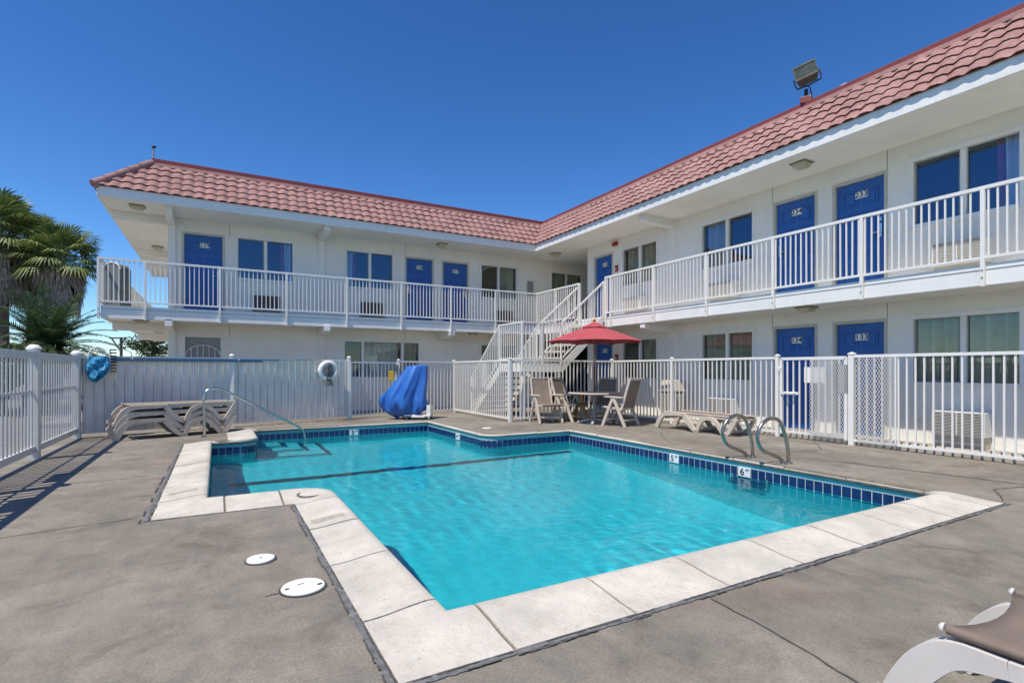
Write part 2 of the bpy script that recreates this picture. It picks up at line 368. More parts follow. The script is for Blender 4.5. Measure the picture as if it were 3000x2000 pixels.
ribbon(cr, [(-2.1,12.0),(-.9,12.25),(.6,12.4),(3.1,13.2)], .020, .004, .004, 11)
tag(cr.build('pavement_cracks', M['crack'], recalc=False), 'thin dark cracks and joints running across the deck', 'cracks', kind='structure')
# dry debris blown against the foot of the back fence
lv = MB(); rnd = random.Random(5)
for k in range(240):
    t = rnd.random(); x = -1.9+t*4.7; y = 12.3+.2646*(x+2.22)-abs(rnd.gauss(0,.07))-.06
    if k > 190: x, y = rnd.uniform(-2, 8.5), rnd.uniform(-.2, 1.6) if k < 225 else rnd.uniform(9.2, 10.8)
    if k > 190 and in_poly(x, y, [tuple(p) for p in OUTER]): continue
    a = rnd.uniform(0,6.3); s = rnd.uniform(.008,.028) if k < 190 else rnd.uniform(.004,.010); z = .006+rnd.random()*.008
    lv.quad((x+s*math.cos(a),y+s*math.sin(a),z),(x-s*.4*math.sin(a),y+s*.4*math.cos(a),z+s*.4),(x-s*math.cos(a),y-s*math.sin(a),z),(x+s*.4*math.sin(a),y-s*.4*math.cos(a),z+.002))
tag(lv.build('dry_leaves', M['skirt'], recalc=False), 'scattered dry leaf bits on the deck by the back fence', 'leaf litter', kind='stuff')

# ------------------------------------------------------------------ swimming pool
pool = thing('swimming_pool', 'turquoise pool with notched corners, white stone coping and a navy tile band', 'swimming pool', (3.1, 7.2, 0))
PO = Vector((3.1, 7.2, 0))
def pp(b, n, m, par=pool, **k):      # builds in world space, keeps it there under a moved parent
    o = b.build(n, m, None, **k); o.parent = par; o.location = -par.location; return o
WATER_Z = -.225; RIP = .0014
PROF = [(-.010,-.030),(-.024,-.018),(-.026,0.0),(-.020,.026),(-.005,.040),(.10,.044),(.35,.034),(.7,.014),(1,.006),(1,-.035)]
def station(i, kind, u, tk):
    """plan point: side i at distance u from its start, or corner / arc; tk<0 overhang in metres, 0..1 share of the width"""
    p, q, d, n, w = side(i)
    if kind == 's':
        t = tk if tk < 0 else tk*w
        return p + d*u + n*t
    p1,_,d1,n1,w1 = side(i); _,_,d0,n0,w0 = side(i-1); r = POOL[i][2]
    if kind == 'c':
        t0 = tk if tk < 0 else tk*w0; t1 = tk if tk < 0 else tk*w1
        return p1 + n0*t0 + n1*t1
    m = n0*math.cos(u) + n1*math.sin(u); A = p1 + n0*r + n1*r - m*r
    if tk < 0: return A + m*tk
    Q = p1 + n0*w0 + n1*w1
    return A + (Q-A)*tk
def path_stations(wall=False):
    st = []
    for i in range(NP):
        p, q, d, n, w = side(i); L = (q-p).length; r0 = POOL[i][2]; r1 = POOL[(i+1) % NP][2]
        if r0:
            for k in range(9): st.append((i, 'a', math.pi/2*k/8))
        else: st.append((i, 'c', 0))
    return st
def sweep_wall(mb, t, z0, z1):
    st = path_stations(); P = [station(i,k,u,t) for i,k,u in st]; n = len(P)
    for a in range(n):
        p, q = P[a], P[(a+1) % n]
        mb.quad((p.x,p.y,z0),(q.x,q.y,z0),(q.x,q.y,z1),(p.x,p.y,z1))
b = MB(); sweep_wall(b, 0.0, -.20, -2.3)
pp(b, 'basin_wall', M['plaster'])
# floor: shallow end far, falling to the deep end
def floor_z(y):
    if y > 8.9: return -1.15
    if y > 5.0: return -1.15 - (8.9-y)/3.9*.8
    return -1.95 - (5.0-max(y,2.4))/2.6*.10
fl = MB(); ys = [2.3+ (12.15-2.3)*k/60 for k in range(61)]
for a, c in zip(ys, ys[1:]):
    for j in range(8):
        x0 = -.2+j*6.6/8; x1 = x0+6.6/8
        fl.quad((x0,a,floor_z(a)),(x1,a,floor_z(a)),(x1,c,floor_z(c)),(x0,c,floor_z(c)))
pp(fl, 'pool_floor', M['plaster'], weld=True, smooth=True)
ln = MB(); ln.box(.14, 8.58, -1.15, 6.2, 8.74, -1.142); pp(ln, 'floor_line', M['line_tile'])
dr = MB(); dr.lathe([(.14,0),(.14,.02),(.10,.035),(0.001,.04)], (4.3,4.1,floor_z(4.1)), 20); pp(dr, 'main_drain', M['grey_box'])
for k, (xk, yk, zk) in enumerate(((1.17, 11.40, -.50), (1.52, 11.0, -.72), (1.88, 10.50, -.95))):
    s = MB(); s.box(.55, yk, -1.3, xk, 12.10, zk); so = pp(s, 'pool_step', M['step_plaster'], bevel=.012)
    s = MB(); s.box(xk-.05, yk-.004, zk-.01, xk+.004, 12.0, zk+.004); s.box(.64, yk-.004, zk-.01, xk-.05, yk+.05, zk+.004)
    t = s.build('step_edge', M['line_tile']); t.parent = so
# coping face under the lip with pool bounce painted in, tile band
b = MB(); sweep_wall(b, 0.001, -.008, -.088); pp(b, 'coping_face', M['bounce_face'])
b = MB(); sweep_wall(b, 0.003, -.085, -.30); pp(b, 'tile_bed', M['grout'])
tl = MB(); TS = .108
def tile(p, q, n):
    e = (q-p).normalized(); a = p + e*.006; c = q - e*.006; o = n*-.006
    z0, z1 = -.092, -.212
    a2, c2 = a+o, c+o
    tl.add([(a.x,a.y,z0),(c.x,c.y,z0),(c.x,c.y,z1),(a.x,a.y,z1),(a2.x,a2.y,z0),(c2.x,c2.y,z0),(c2.x,c2.y,z1),(a2.x,a2.y,z1)],
           [(4,5,6,7),(0,1,5,4),(1,2,6,5),(2,3,7,6),(3,0,4,7)])
    a2, c2 = a+o*.6, c+o*.6
    tl.add([(a.x,a.y,z1-.012),(c.x,c.y,z1-.012),(c.x,c.y,z1-.06),(a.x,a.y,z1-.06),(a2.x,a2.y,z1-.012),(c2.x,c2.y,z1-.012),(c2.x,c2.y,z1-.06),(a2.x,a2.y,z1-.06)],
           [(4,5,6,7),(0,1,5,4),(1,2,6,5),(2,3,7,6),(3,0,4,7)])
for i in range(NP):
    p, q, d, n, w = side(i); L = (q-p).length; r0 = POOL[i][2]; r1 = POOL[(i+1) % NP][2]
    a = p + d*(r0+.01); c = q - d*(r1+.01); k = max(1, round((c-a).length/TS))
    for j in range(k): tile(a+(c-a)*j/k, a+(c-a)*(j+1)/k, n)
    if r0:
        m = max(2, round(r0*math.pi/2/TS))
        A = [station(i,'a',math.pi/2*j/m,-.013) for j in range(m+1)]
        for u, v in zip(A, A[1:]):
            e = (v-u).normalized(); tile(u, v, Vector((-e.y, e.x)))
pp(tl, 'tile_band', M['tile_blue'])
# coping stones with open joints over a mortar bed
cp = MB(); mo = MB()
def section(i, kind, u, dz=0):
    r = []
    for t, z in PROF:
        q = station(i,kind,u,t); k = 1.0
        if kind == 's' and POOL[i % NP][1] < .2: k = .45
        if kind != 's' and POOL[i % NP][1] < .2 and POOL[i-1][1] < .2: k = .45
        r.append((q.x, q.y, z*k+dz))
    return r
def loft(mb, secs, cap=True):
    n = len(secs[0]); vs = [v for s in secs for v in s]; fs = []
    for i in range(len(secs)-1):
        for k in range(n-1): fs.append((i*n+k, i*n+k+1, (i+1)*n+k+1, (i+1)*n+k))
    if cap: fs += [tuple(range(n)), tuple((len(secs)-1)*n+k for k in range(n))[::-1]]
    mb.add(vs, fs)
GAP = .009
for i in range(NP):
    p, q, d, n, w = side(i); L = (q-p).length; r0 = POOL[i][2]; r1 = POOL[(i+1) % NP][2]
    # corner stone reaches c0 along this side
    w_prev = POOL[i-1][1]; w_next = POOL[(i+1) % NP][1]
    s0 = (r0 + .12) if r0 else .16
    s1 = L - ((r1 + .12) if r1 else .16)
    if r0: s0 = max(s0, w_prev + .05)
    if r1: s1 = min(s1, L - w_next - .05)
    k = max(1, round((s1-s0)/(.74 if w > .2 else .8)))
    for j in range(k):
        a = s0+(s1-s0)*j/k + GAP; c = s0+(s1-s0)*(j+1)/k - GAP
        dz = random.uniform(-.003,.003)
        loft(cp, [section(i,'s',a,dz), section(i,'s',(a+c)/2,dz), section(i,'s',c,dz)])
    # corner stone at the start of this side
    pi, qi, di, ni, wi = side(i-1); Li = (qi-pi).length
    e_prev = ((r0 + .12) if r0 else .16)
    if r0: e_prev = max(e_prev, POOL[i][1] + .05)
    secs = [section((i-1) % NP, 's', Li - e_prev + GAP)]
    if r0: secs += [section(i,'a',math.pi/2*j/8) for j in range(9)]
    else: secs += [section(i,'c',0)]
    secs += [section(i,'s',s0-GAP)]
    loft(cp, secs)
    loft(mo, [section(i,'a',math.pi/2*j/8,-.010) for j in range(9)] if r0 else [section(i,'c',0,-.010)]*2, False)
    a = section(i,'a',math.pi/2,-.010) if r0 else section(i,'c',0,-.010)
    i2 = (i+1) % NP
    c = section(i2,'a',0,-.010) if r1 else section(i2,'c',0,-.010)
    loft(mo, [a, c], False)
pp(cp, 'coping', M['coping'], smooth=True)
pp(mo, 'coping_mortar', M['mortar'])
# sealant joint between coping and deck
sl = MB(); O = [tuple(p) for p in OUTER]
def off(i, g): return tuple(outer_corner(i, g))
ribbon(sl, [off(9,.022), off(0,.022), off(1,.022)], .036, .005, .002, 21, .03)
ribbon(sl, [off(2,.035), (off(3,.035)[0], 10.3)], .032, .005, .004, 22, .03)
ribbon(sl, [off(1,.012), off(2,.012)], .016, .006, .002, 23, .03)
pp(sl, 'sealant_joint', M['sealant'], recalc=False)
ck = MB()
ribbon(ck, [off(9,.044), off(0,.044), off(1,.044)], .010, .008, .003, 31, .02, .6)
ribbon(ck, [off(9,.01), off(0,.01), off(1,.01)], .011, .008, .002, 32, .02, .25)
ribbon(ck, [off(2,.01), (off(3,.01)[0], 10.3)], .015, .008, .003, 33, .02, .3)
ribbon(ck, [off(2,.07), (off(3,.055)[0], 8.3)], .014, .008, .004, 34, .02, .55)
pp(ck, 'joint_gap', M['crack'], recalc=False)
# skimmer ring and worn depth plates set in the coping
rg = MB(); rg.lathe([(.125,.028),(.125,.034),(.105,.034),(.105,.028)], (.80,5.50,0), 28, cap=False); pp(rg, 'skimmer_ring', M['mortar'])
for x, y, sx, sy in ((-.30,6.25,.13,.05),(.80,4.55,.13,.055)):
    wq = .38 if x < 0 else .37; xi = -.10 if x < 0 else 1.0; dp = MB(); nq = 8
    def zc_(xx):
        f_ = (xi-xx)/wq; pr_ = PROF[4:9]
        for (t0,q0),(t1,q1) in zip(pr_, pr_[1:]):
            t0 = max(t0,0)
            if t0 <= f_ <= t1: return q0+(q1-q0)*(f_-t0)/(t1-t0)+.0025
        return .01
    for k in range(nq):
        u0, u1 = x-sx+2*sx*k/nq, x-sx+2*sx*(k+1)/nq
        dp.quad((u0,y-sy,zc_(u0)),(u1,y-sy,zc_(u1)),(u1,y+sy,zc_(u1)),(u0,y+sy,zc_(u0)))
    pp(dp, 'worn_plate', M['worn'], weld=True)
def text_mesh(s, size, depth=.002, font=None, xs=1):
    cu = bpy.data.curves.new('t', 'FONT'); cu.body = s; cu.size = size; cu.extrude = depth; cu.align_x = 'CENTER'; cu.align_y = 'CENTER'
    cu.offset = size*.012
    o = bpy.data.objects.new('t', cu); COL.objects.link(o)
    dg = bpy.context.evaluated_depsgraph_get(); dg.update()
    me = bpy.data.meshes.new_from_object(o.evaluated_get(dg)); bpy.data.objects.remove(o); me.transform(Matrix.Diagonal((xs,1,1,1)))
    return me
def text_obj(s, size, name, m, parent, mx, xs=1):
    """mx: 4x4 placing the letters (x right, y up, z out of the face)"""
    me = text_mesh(s, size, xs=xs); me.transform(mx); me.materials.clear(); me.materials.append(m)
    o = bpy.data.objects.new(name, me); COL.objects.link(o); o.parent = parent; return o
def face_mx(pos, right, up):
    r = Vector(right).normalized(); u = Vector(up).normalized(); n = r.cross(u)
    return Matrix(((r.x,u.x,n.x,pos[0]),(r.y,u.y,n.y,pos[1]),(r.z,u.z,n.z,pos[2]),(0,0,0,1)))
for num, pos, right in (('3',(2.67,12.02),(1,0,0)),('4',(4.42,10.2),(0,-1,0)),('5',(6.31,6.01),(0,-1,0)),('6',(6.31,4.74),(0,-1,0))):
    r = Vector(right); n = r.cross(Vector((0,0,1))); c = Vector((*pos,-.150)) + n*.012
    b = MB(); b.bar(c-r*.095, c+r*.095, .02, .125); po = pp(b, 'depth_marker', M['number_plate'], bevel=.003)
    for s, sz, dx, dz in ((num,.135,-.03,0),('FT',.052,.052,.030)):
        t = text_obj(s, sz, 'marker_figure', M['ink'], po, face_mx(c + r*dx + Vector((0,0,dz)) + n*.0115, r, (0,0,1)))
# water
wt = MB(); st = path_stations(); P = [station(i,k,u,0.002 if k!='a' else 0) for i,k,u in st]
P = []
for i,k,u in st:
    if k == 'c':
        _,_,_,n0,_ = side(i-1); p,_,_,n1,_ = side(i); P.append(p + (n0+n1)*.02)
    else:
        _,_,_,n0,_ = side(i-1); p,_,_,n1,_ = side(i); r = POOL[i][2]; m_ = n0*math.cos(u)+n1*math.sin(u); P.append(p+(n0+n1)*r - m_*(r-.02))
n = len(P)
WP = [(p.x, p.y) for p in P]; rnd = random.Random(12)
WV = []
for k in range(26):
    lam = rnd.uniform(.12,.36) if k < 18 else rnd.uniform(.6,1.4); q = rnd.uniform(0, 6.283) if k > 8 else R(20)+rnd.gauss(0,.5)
    WV.append((2*math.pi/lam*math.cos(q), 2*math.pi/lam*math.sin(q), rnd.uniform(0,6.28), RIP*lam*rnd.uniform(.5,1.2)))
def wave(x, y):
    e = (.55+.45*math.sin(.9*x+1.3*math.sin(.7*y))*math.cos(.8*y-.4))*(1 if x < 3 else max(.30, 1-(x-3)*.28))       # calmer and livelier patches
    return WATER_Z + e*sum(a_*math.sin(kx*x+ky*y+ph) for kx,ky,ph,a_ in WV)
ST = .032; idx = {}
for i in range(int(6.7/ST)):
    for j in range(int(9.9/ST)):
        x, y = -.2+i*ST, 2.35+j*ST
        if not (in_poly(x,y,WP) or in_poly(x+ST,y,WP) or in_poly(x,y+ST,WP) or in_poly(x+ST,y+ST,WP)): continue
        f = []
        for u, v in ((i,j),(i+1,j),(i+1,j+1),(i,j+1)):
            if (u,v) not in idx: X, Y = -.2+u*ST, 2.35+v*ST; idx[(u,v)] = len(wt.v); wt.v.append((X,Y,wave(X,Y)))
            f.append(idx[(u,v)])
        wt.f.append(tuple(f)); wt.mi.append(0)
tag(wt.build('water', M['water'], smooth=True, recalc=False), 'clear turquoise water filling the pool', 'water', kind='structure')

# sunlight reaches the floor through the refracting surface
for o in pool.children_recursive:
    o.cycles.is_caustics_receiver = True
bpy.data.objects['water'].cycles.is_caustics_caster = True
# ------------------------------------------------------------------ motel building
bld = thing('motel_building', 'two storey white stucco motel in an L shape with red tiled mansard and blue doors', 'building')
DOORS = [('R',4.85,5.68,F2+.02,4.67,'233',-1),('R',6.07,6.90,F2+.02,4.67,'234',1),('R',12.11,12.90,F2+.02,4.66,'235',1),
         ('R',4.85,5.67,.08,2.09,'133',-1),('R',6.07,6.90,.08,2.09,'134',1),('R',12.11,12.88,.08,2.07,'135',1),
         ('L',-.72,.12,F2+.02,4.68,'239',1),('L',5.04,5.87,F2+.02,4.66,'238',-1),('L',6.24,7.07,F2+.02,4.65,'237',1)]
# wing, a0, a1, z0, z1, mullions, glass, (left curtain share, right curtain share) or 'full'
WINS = [('R',3.07,4.40,3.66,4.71,[3.74],'glass_sky_blue','edge'),('R',7.44,8.79,3.66,4.69,[8.11],'glass_sky_blue','half'),('R',10.30,11.62,3.64,4.67,[10.96],'glass','full'),
        ('R',3.07,4.40,1.05,2.09,[3.74],'glass','full'),('R',7.44,8.79,1.03,2.08,[8.11],'glass','full'),('R',10.30,11.62,1.03,2.07,[10.96],'glass','half'),
        ('L',.48,1.81,3.67,4.71,[1.14],'glass_sky_blue','edge'),('L',3.27,4.60,3.66,4.69,[3.935],'glass_sky_blue','left'),('L',7.58,8.90,3.64,4.69,[8.225],'glass','half_r'),('L',10.34,11.65,3.64,4.69,[10.98],'glass','full'),
        ('L',3.21,5.43,1.04,2.07,[3.73,4.92],'glass','pale'),('L',7.58,8.90,1.04,2.06,[8.24],'glass','full')]
SCREEN = ('L',-.70,.08,.08,2.08)
def openings(w):
    r = [(d[1]-.05, d[2]+.05, d[3]-.02, d[4]+.05) for d in DOORS if d[0] == w]
    r += [(x[1]-.03, x[2]+.03, x[3]-.03, x[4]+.03) for x in WINS if x[0] == w]
    if w == 'L': r.append((10.05, 13.2, .07, 2.26))      # dark opening added where the ground floor passage lies in shade
    if w == 'L': r.append((SCREEN[1]-.06, SCREEN[2]+.06, SCREEN[3]-.02, SCREEN[4]+.05))
    return r
def wall(w, a0, a1, z0, z1, ops, th=.14):
    mb = MB()
    ops = [o for o in ops if o[0] < a1 and o[1] > a0 and o[2] < z1 and o[3] > z0]
    A = sorted(set([a0,a1]+[v for o in ops for v in o[:2]])); Z = sorted(set([z0,z1]+[min(max(v,z0),z1) for o in ops for v in o[2:]]))
    for a, c in zip(A, A[1:]):
        for z, y in zip(Z, Z[1:]):
            if y-z < 1e-6: continue
            ca, cz = (a+c)/2, (z+y)/2
            if any(o[0] < ca < o[1] and o[2] < cz < o[3] for o in ops): continue
            mb.quad(W(w,a,0,z), W(w,c,0,z), W(w,c,0,y), W(w,a,0,y))
    for o in ops:
        b0, b1, y0, y1 = o[0], o[1], max(o[2],z0), min(o[3],z1)
        mb.quad(W(w,b0,0,y0),W(w,b0,-th,y0),W(w,b0,-th,y1),W(w,b0,0,y1)); mb.quad(W(w,b1,0,y0),W(w,b1,-th,y0),W(w,b1,-th,y1),W(w,b1,0,y1))
        mb.quad(W(w,b0,0,y1),W(w,b0,-th,y1),W(w,b1,-th,y1),W(w,b1,0,y1)); mb.quad(W(w,b0,0,y0),W(w,b0,-th,y0),W(w,b1,-th,y0),W(w,b1,0,y0))
    return mb
for w, a0, a1 in (('R', YEND, 13.28), ('L', WL, 15.0)):
    for z0, z1 in ((.05, 2.44), (F2-.02, SOF+.02)):
        m = wall(w, a0, a1, z0, z1, openings(w)); m.build('wall', M['stucco'], bld, weld=True)
e = MB()
for z0, z1 in ((.05, 2.44), (F2-.02, SOF+.02)):
    e.quad((XW,13.28,z0),(XEND,13.28,z0),(XEND,13.28,z1),(XW,13.28,z1))          # end of the right wing, facing the passage
    e.quad((WL,YW,z0),(WL,26,z0),(WL,26,z1),(WL,YW,z1))                            # end wall of the left wing
    e.quad((XW,YEND,z0),(XEND,YEND,z0),(XEND,YEND,z1),(XW,YEND,z1))
    e.quad((WL,26,z0),(XEND,26,z0),(XEND,26,z1),(WL,26,z1)); e.quad((XEND,YEND,z0),(XEND,26,z0),(XEND,26,z1),(XEND,YEND,z1))
e.build('end_wall', M['stucco'], bld)
# dark rooms behind the windows
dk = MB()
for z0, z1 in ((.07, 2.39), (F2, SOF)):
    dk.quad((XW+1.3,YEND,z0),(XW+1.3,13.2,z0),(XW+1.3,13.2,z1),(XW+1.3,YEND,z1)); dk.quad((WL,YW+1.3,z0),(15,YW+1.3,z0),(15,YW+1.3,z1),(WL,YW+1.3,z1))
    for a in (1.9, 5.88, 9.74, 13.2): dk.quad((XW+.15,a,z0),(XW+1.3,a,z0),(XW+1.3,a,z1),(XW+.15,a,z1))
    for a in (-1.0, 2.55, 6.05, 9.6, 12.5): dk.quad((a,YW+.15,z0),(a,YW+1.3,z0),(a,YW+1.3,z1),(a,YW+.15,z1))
dk.quad((14.9,13.28,.05),(14.9,YW,.05),(14.9,YW,SOF),(14.9,13.28,SOF))      # passage end coloured dark to stand in for its shade
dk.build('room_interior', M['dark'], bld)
# pilasters
for w, a0, a1 in (('R',9.60,9.88),('L',WL-.002,-.90),('L',2.49,2.66)):
    for z0, z1 in ((.05, 2.42), (F2, SOF)):
        p = MB(); wbox(p, w, a0, a1, -.02, .05, z0, z1); p.build('pilaster', M['stucco'], bld, bevel=.01)
# wall control joints
j = MB()
for w, a in (('R',4.80),('R',6.97),('L',.28),('L',5.0)):
    for z0, z1 in ((2.12,2.41),(4.72,SOF)): wbox(j, w, a-.004, a+.004, -.01, .002, z0, z1)
wbox(j, 'L', 6.0, 7.0, -.01, .002, 2.175, 2.183)
j.build('wall_joint', M['crack'], bld)
# slabs
s = MB()
s.box(XS+.045, YEND, 2.42, XEND, YS, F2); s.box(-2.20, YS+.045, 2.42, XS+.045, 26, F2); s.box(XS+.045, YS, 2.42, XEND, 26, F2)
s.build('balcony_slab', M['soffit'], bld)
f = MB(); f.box(XS, YEND, 2.395, XS+.045, YS+.045, F2+.035); f.build('balcony_fascia', M['trim'], bld, bevel=.006)
f = MB(); f.box(-2.245, YS, 2.395, XS-.001, YS+.045, F2+.035); f.build('balcony_fascia', M['trim'], bld, bevel=.006)
f = MB(); f.box(-2.245, YS+.046, 2.395, -2.20, 26, F2+.035); f.build('balcony_fascia', M['trim'], bld, bevel=.006)
d = MB(); d.box(XS-.006, YEND, F2-.045, XS+.01, YS-.006, F2-.035); d.box(-2.25, YS-.006, F2-.045, XS-.006, YS+.01, F2-.035); d.build('drip_line', M['grey_box'], bld)
# roof: deck with soffit, fascias
s = MB(); s.box(XF+.045, YEND, SOF, XEND, YF+.045, 5.26); s.box(-2.25, YF+.045, SOF, XEND, 26, 5.26); s.build('soffit', M['soffit'], bld)
f = MB(); f.box(XF, YEND, SOF-.02, XF+.045, YF+.045, 5.27); f.build('eave_fascia', M['trim'], bld, bevel=.006)
f = MB(); f.box(-2.29, YF, SOF-.02, XF-.001, YF+.045, 5.27); f.build('eave_fascia', M['trim'], bld, bevel=.006)
f = MB(); f.box(-2.29, YF+.046, SOF-.02, -2.25, 26, 5.27); f.build('eave_fascia', M['trim'], bld, bevel=.006)
s = MB(); s.box(XF+.75, YEND, 5.26, XEND, YF+.75, 6.1); s.box(-1.30, YF+.75, 5.26, XEND, 26, 6.1); s.build('flat_roof', M['roof_flat'], bld)
# beams under soffit and slab
for w, a in (('R',9.74),('L',2.55)):
    for z1, dz, ln_ in ((SOF,.20,1.07),(2.42,.21,1.03)):
        b = MB()
        prof = [(0,z1-dz),(ln_-.22,z1-dz+.01),(ln_,z1-dz+.07),(ln_,z1+.005),(0,z1+.005)]
        b.prism(prof, lambda o_,z_,t: W(w,t,o_,z_), a-.08, a+.08); b.build('beam', M['trim'], bld, bevel=.005)
b = MB(); b.prism([(0,2.2),(.8,2.21),(1.03,2.28),(1.03,2.425),(0,2.425)], lambda o_,z_,t: W('L',t,o_,z_), 6.02, 6.2); b.build('beam', M['trim'], bld, bevel=.005)
for z1, dz in ((SOF,.21),(2.42,.22)):
    b = MB(); b.prism([(0,z1-dz),(.8,z1-dz+.01),(1.0,z1-dz+.07),(1.0,z1+.005),(0,z1+.005)], lambda o_,z_,t: W('L',t,o_,z_), WL, WL+.15); b.build('beam', M['trim'], bld, bevel=.005)
    for y in (YW, 20.2):
        b = MB(); b.box(WL-1.12, y, z1-dz, WL-.003, y+.16, z1+.005); b.build('beam', M['soffit'], bld, bevel=.005)
# mansard tiles: courses of rolled tiles with a stepped lip
def mansard(w):
    mb = MB(); NC = 5; run, z0, z1 = .74, 5.245, 6.13; PIT = .232; per = 8
    a_lo, a_hi = (YEND, YF) if w == 'R' else (-2.34, XF)
    def pt(a, s, hgt):          # s 0..1 up the slope; hgt along the slope normal
        o = .012 - s*(run+.012); z = z0 + s*(z1-z0)
        l = math.hypot(run+.012, z1-z0); o += hgt*(z1-z0)/l; z += hgt*(run+.012)/l
        return (XF-o, a, z) if w == 'R' else (a, YF-o, z)
    def lim(s):
        k = -.012 + s*(run+.012)
        return (a_lo, YF+k) if w == 'R' else (-2.36 + s*.98, XF+k)
    cols = int((a_hi-a_lo+1.2)/PIT)*per
    for c in range(NC):
        sa, sb = c/NC - .012, (c+1)/NC
        rows = []
        for s, up in ((sa+.045, -.004), (sa, .034), ((sa+sb)/2, .022), (sb+.02, .006)):
            row = []
            lo, hi = lim(s)
            for i in range(cols+1):
                a0 = a_lo - .3 + PIT*i/per; a = min(max(a0, lo), hi)
                ph = (a/PIT) % 1.0
                h = .040*(.5-.5*math.cos(2*math.pi*ph))**.8 - .008*(1 if .40 < ph < .6 else 0)
                tilt = .010*math.sin(13.7*math.floor(a/PIT)+c*5.1)*.4
                row.append(pt(a, s, up + (h if up > 0 else h*.6) + (tilt if up > 0 else 0)))
            rows.append(row)
        n = cols+1; base = len(mb.v)
        for r_ in rows: mb.v += r_
        for r_ in range(3):
            for i in range(cols):
                p, q = mb.v[base+r_*n+i], mb.v[base+r_*n+i+1]
                if (Vector(p)-Vector(q)).length < 1e-6 and (Vector(mb.v[base+(r_+1)*n+i])-Vector(mb.v[base+(r_+1)*n+i+1])).length < 1e-6: continue
                mb.f.append((base+r_*n+i, base+r_*n+i+1, base+(r_+1)*n+i+1, base+(r_+1)*n+i)); mb.mi.append(0)
    return mb
for w in 'RL':
    o = mansard(w).build('roof_tiles', M['red_tile'], bld, recalc=False)
    for p in o.data.polygons: p.use_smooth = True
    o.data.set_sharp_from_angle(angle=R(35))
# end slope of the left wing (seen edge on), backing, cap, flashing
s = MB(); s.quad((-2.36,YF-.05,5.245),(-2.36,26,5.245),(-1.38,26,6.13),(-1.38,YF+.69,6.13))
s.quad((XF-.03,YEND,5.25),(XF-.03,YF,5.25),(XF+.70,YF+.70,6.10),(XF+.70,YEND,6.10)); s.quad((-2.33,YF-.02,5.25),(XF,YF-.02,5.25),(XF+.70,YF+.70,6.10),(-1.36,YF+.70,6.10))
s.build('roof_underlay', M['red_metal'], bld)
h = MB()
P0, P1 = Vector((-2.33,YF-.02,5.27)), Vector((-1.36,YF+.70,6.14))
for k in range(5):
    a, c = P0.lerp(P1, k/5-.01), P0.lerp(P1, (k+1)/5+.03)
    h.tube([a, c], [.095,.078], 12)
h.build('hip_cap', M['red_tile'], bld, smooth=True)
v = MB(); v.bar((XF+.02,YF+.0,5.27),(XF+.76,YF+.76,6.16),.10,.03); v.build('valley_flashing', M['red_metal'], bld)
c = MB()
for w in 'RL':
    a0, a1 = (YEND, YF+.70) if w == 'R' else (-1.36, XF+.70)
    k = int((a1-a0)/1.2)
    for i in range(k):
        b0, b1 = a0+(a1-a0)*i/k, a0+(a1-a0)*(i+1)/k+.02
        pr = [(-.64,6.08),(-.66,6.16),(-.74,6.185),(-.80,6.185),(-.80,6.08)]
        if w == 'R': c.prism(pr, lambda o_,z_,t: (XF-o_, t, z_+.002*(i % 2)), b0, min(b1,a1))
        else: c.prism(pr, lambda o_,z_,t: (t, YF-o_, z_+.002*(i % 2)), b0, min(b1,a1))
c.build('ridge_cap', M['red_tile'], bld)
f = MB(); f.box(XF+.775, YEND, 6.10, XF+.86, YF+.775, 6.30); f.box(-1.37, YF+.776, 6.10, XF+.86, YF+.86, 6.30); f.build('parapet_flashing', M['red_metal'], bld, bevel=.01)
# doors
def door(w, a0, a1, z0, z1, num, hs):
    d = MB(); wbox(d, w, a0, a1, -.10, -.055, z0, z1)
    for ax in (0, 1):
        c0 = a0 + (a1-a0)*(.14 if ax == 0 else .55); c1 = c0 + (a1-a0)*.31
        for y0, y1 in ((.08,.36),(.42,.72),(.78,.92)):
            y0, y1 = z0+(z1-z0)*y0, z0+(z1-z0)*y1
            for q0,q1,u0,u1 in ((c0,c1,y0,y0+.02),(c0,c1,y1-.02,y1),(c0,c0+.02,y0+.02,y1-.02),(c1-.02,c1,y0+.02,y1-.02)): wbox(d, w, q0, q1, -.056, -.043, u0, u1)
            wbox(d, w, c0+.05, c1-.05, -.056, -.044, y0+.05, y1-.05)
    do = d.build('door', M['blue_door'], bld, bevel=.003)
    f = MB(); t = .055
    wbox(f, w, a0-t, a0, -.12, .012, z0-.02, z1+t); wbox(f, w, a1, a1+t, -.12, .012, z0-.02, z1+t); wbox(f, w, a0, a1, -.12, .012, z1, z1+t)
    f.build('door_frame', M['beige_frame'], do, bevel=.004)
    f = MB(); wbox(f, w, a0, a1, -.12, .03, z0-.03, z0-.004); f.build('threshold', M['grey_box'], do)
    c = (a0+a1)/2 - (0.02 if w == 'R' else -.02); zc = z1-.245
    p = MB(); wbox(p, w, c-.105, c+.105, -.05, -.040, zc-.062, zc+.062); po = p.build('number_plate', M['number_plate'], do, bevel=.004)
    right = (0,-1,0) if w == 'R' else (1,0,0)
    text_obj(num, .138, 'number', M['ink'], po, face_mx(W(w,c,-.0395,zc), right, (0,0,1)), 1.1)
    ha = a0+.08 if hs < 0 else a1-.08
    h = MB(); wbox(h, w, ha-.03, ha+.03, -.056, -.03, z0+.92, z0+1.16); wbox(h, w, ha-.025, ha+.025, -.056, -.035, z0+1.2, z0+1.27)
    s = 1 if hs < 0 else -1
    h.tube([W(w,ha,-.03,z0+1.0), W(w,ha,.02,z0+1.0), W(w,ha+s*.12,.025,z0+1.0)], .011, 8)
    h.build('door_handle', M['steel'], do, bevel=.002)
for d in DOORS: door(*d)
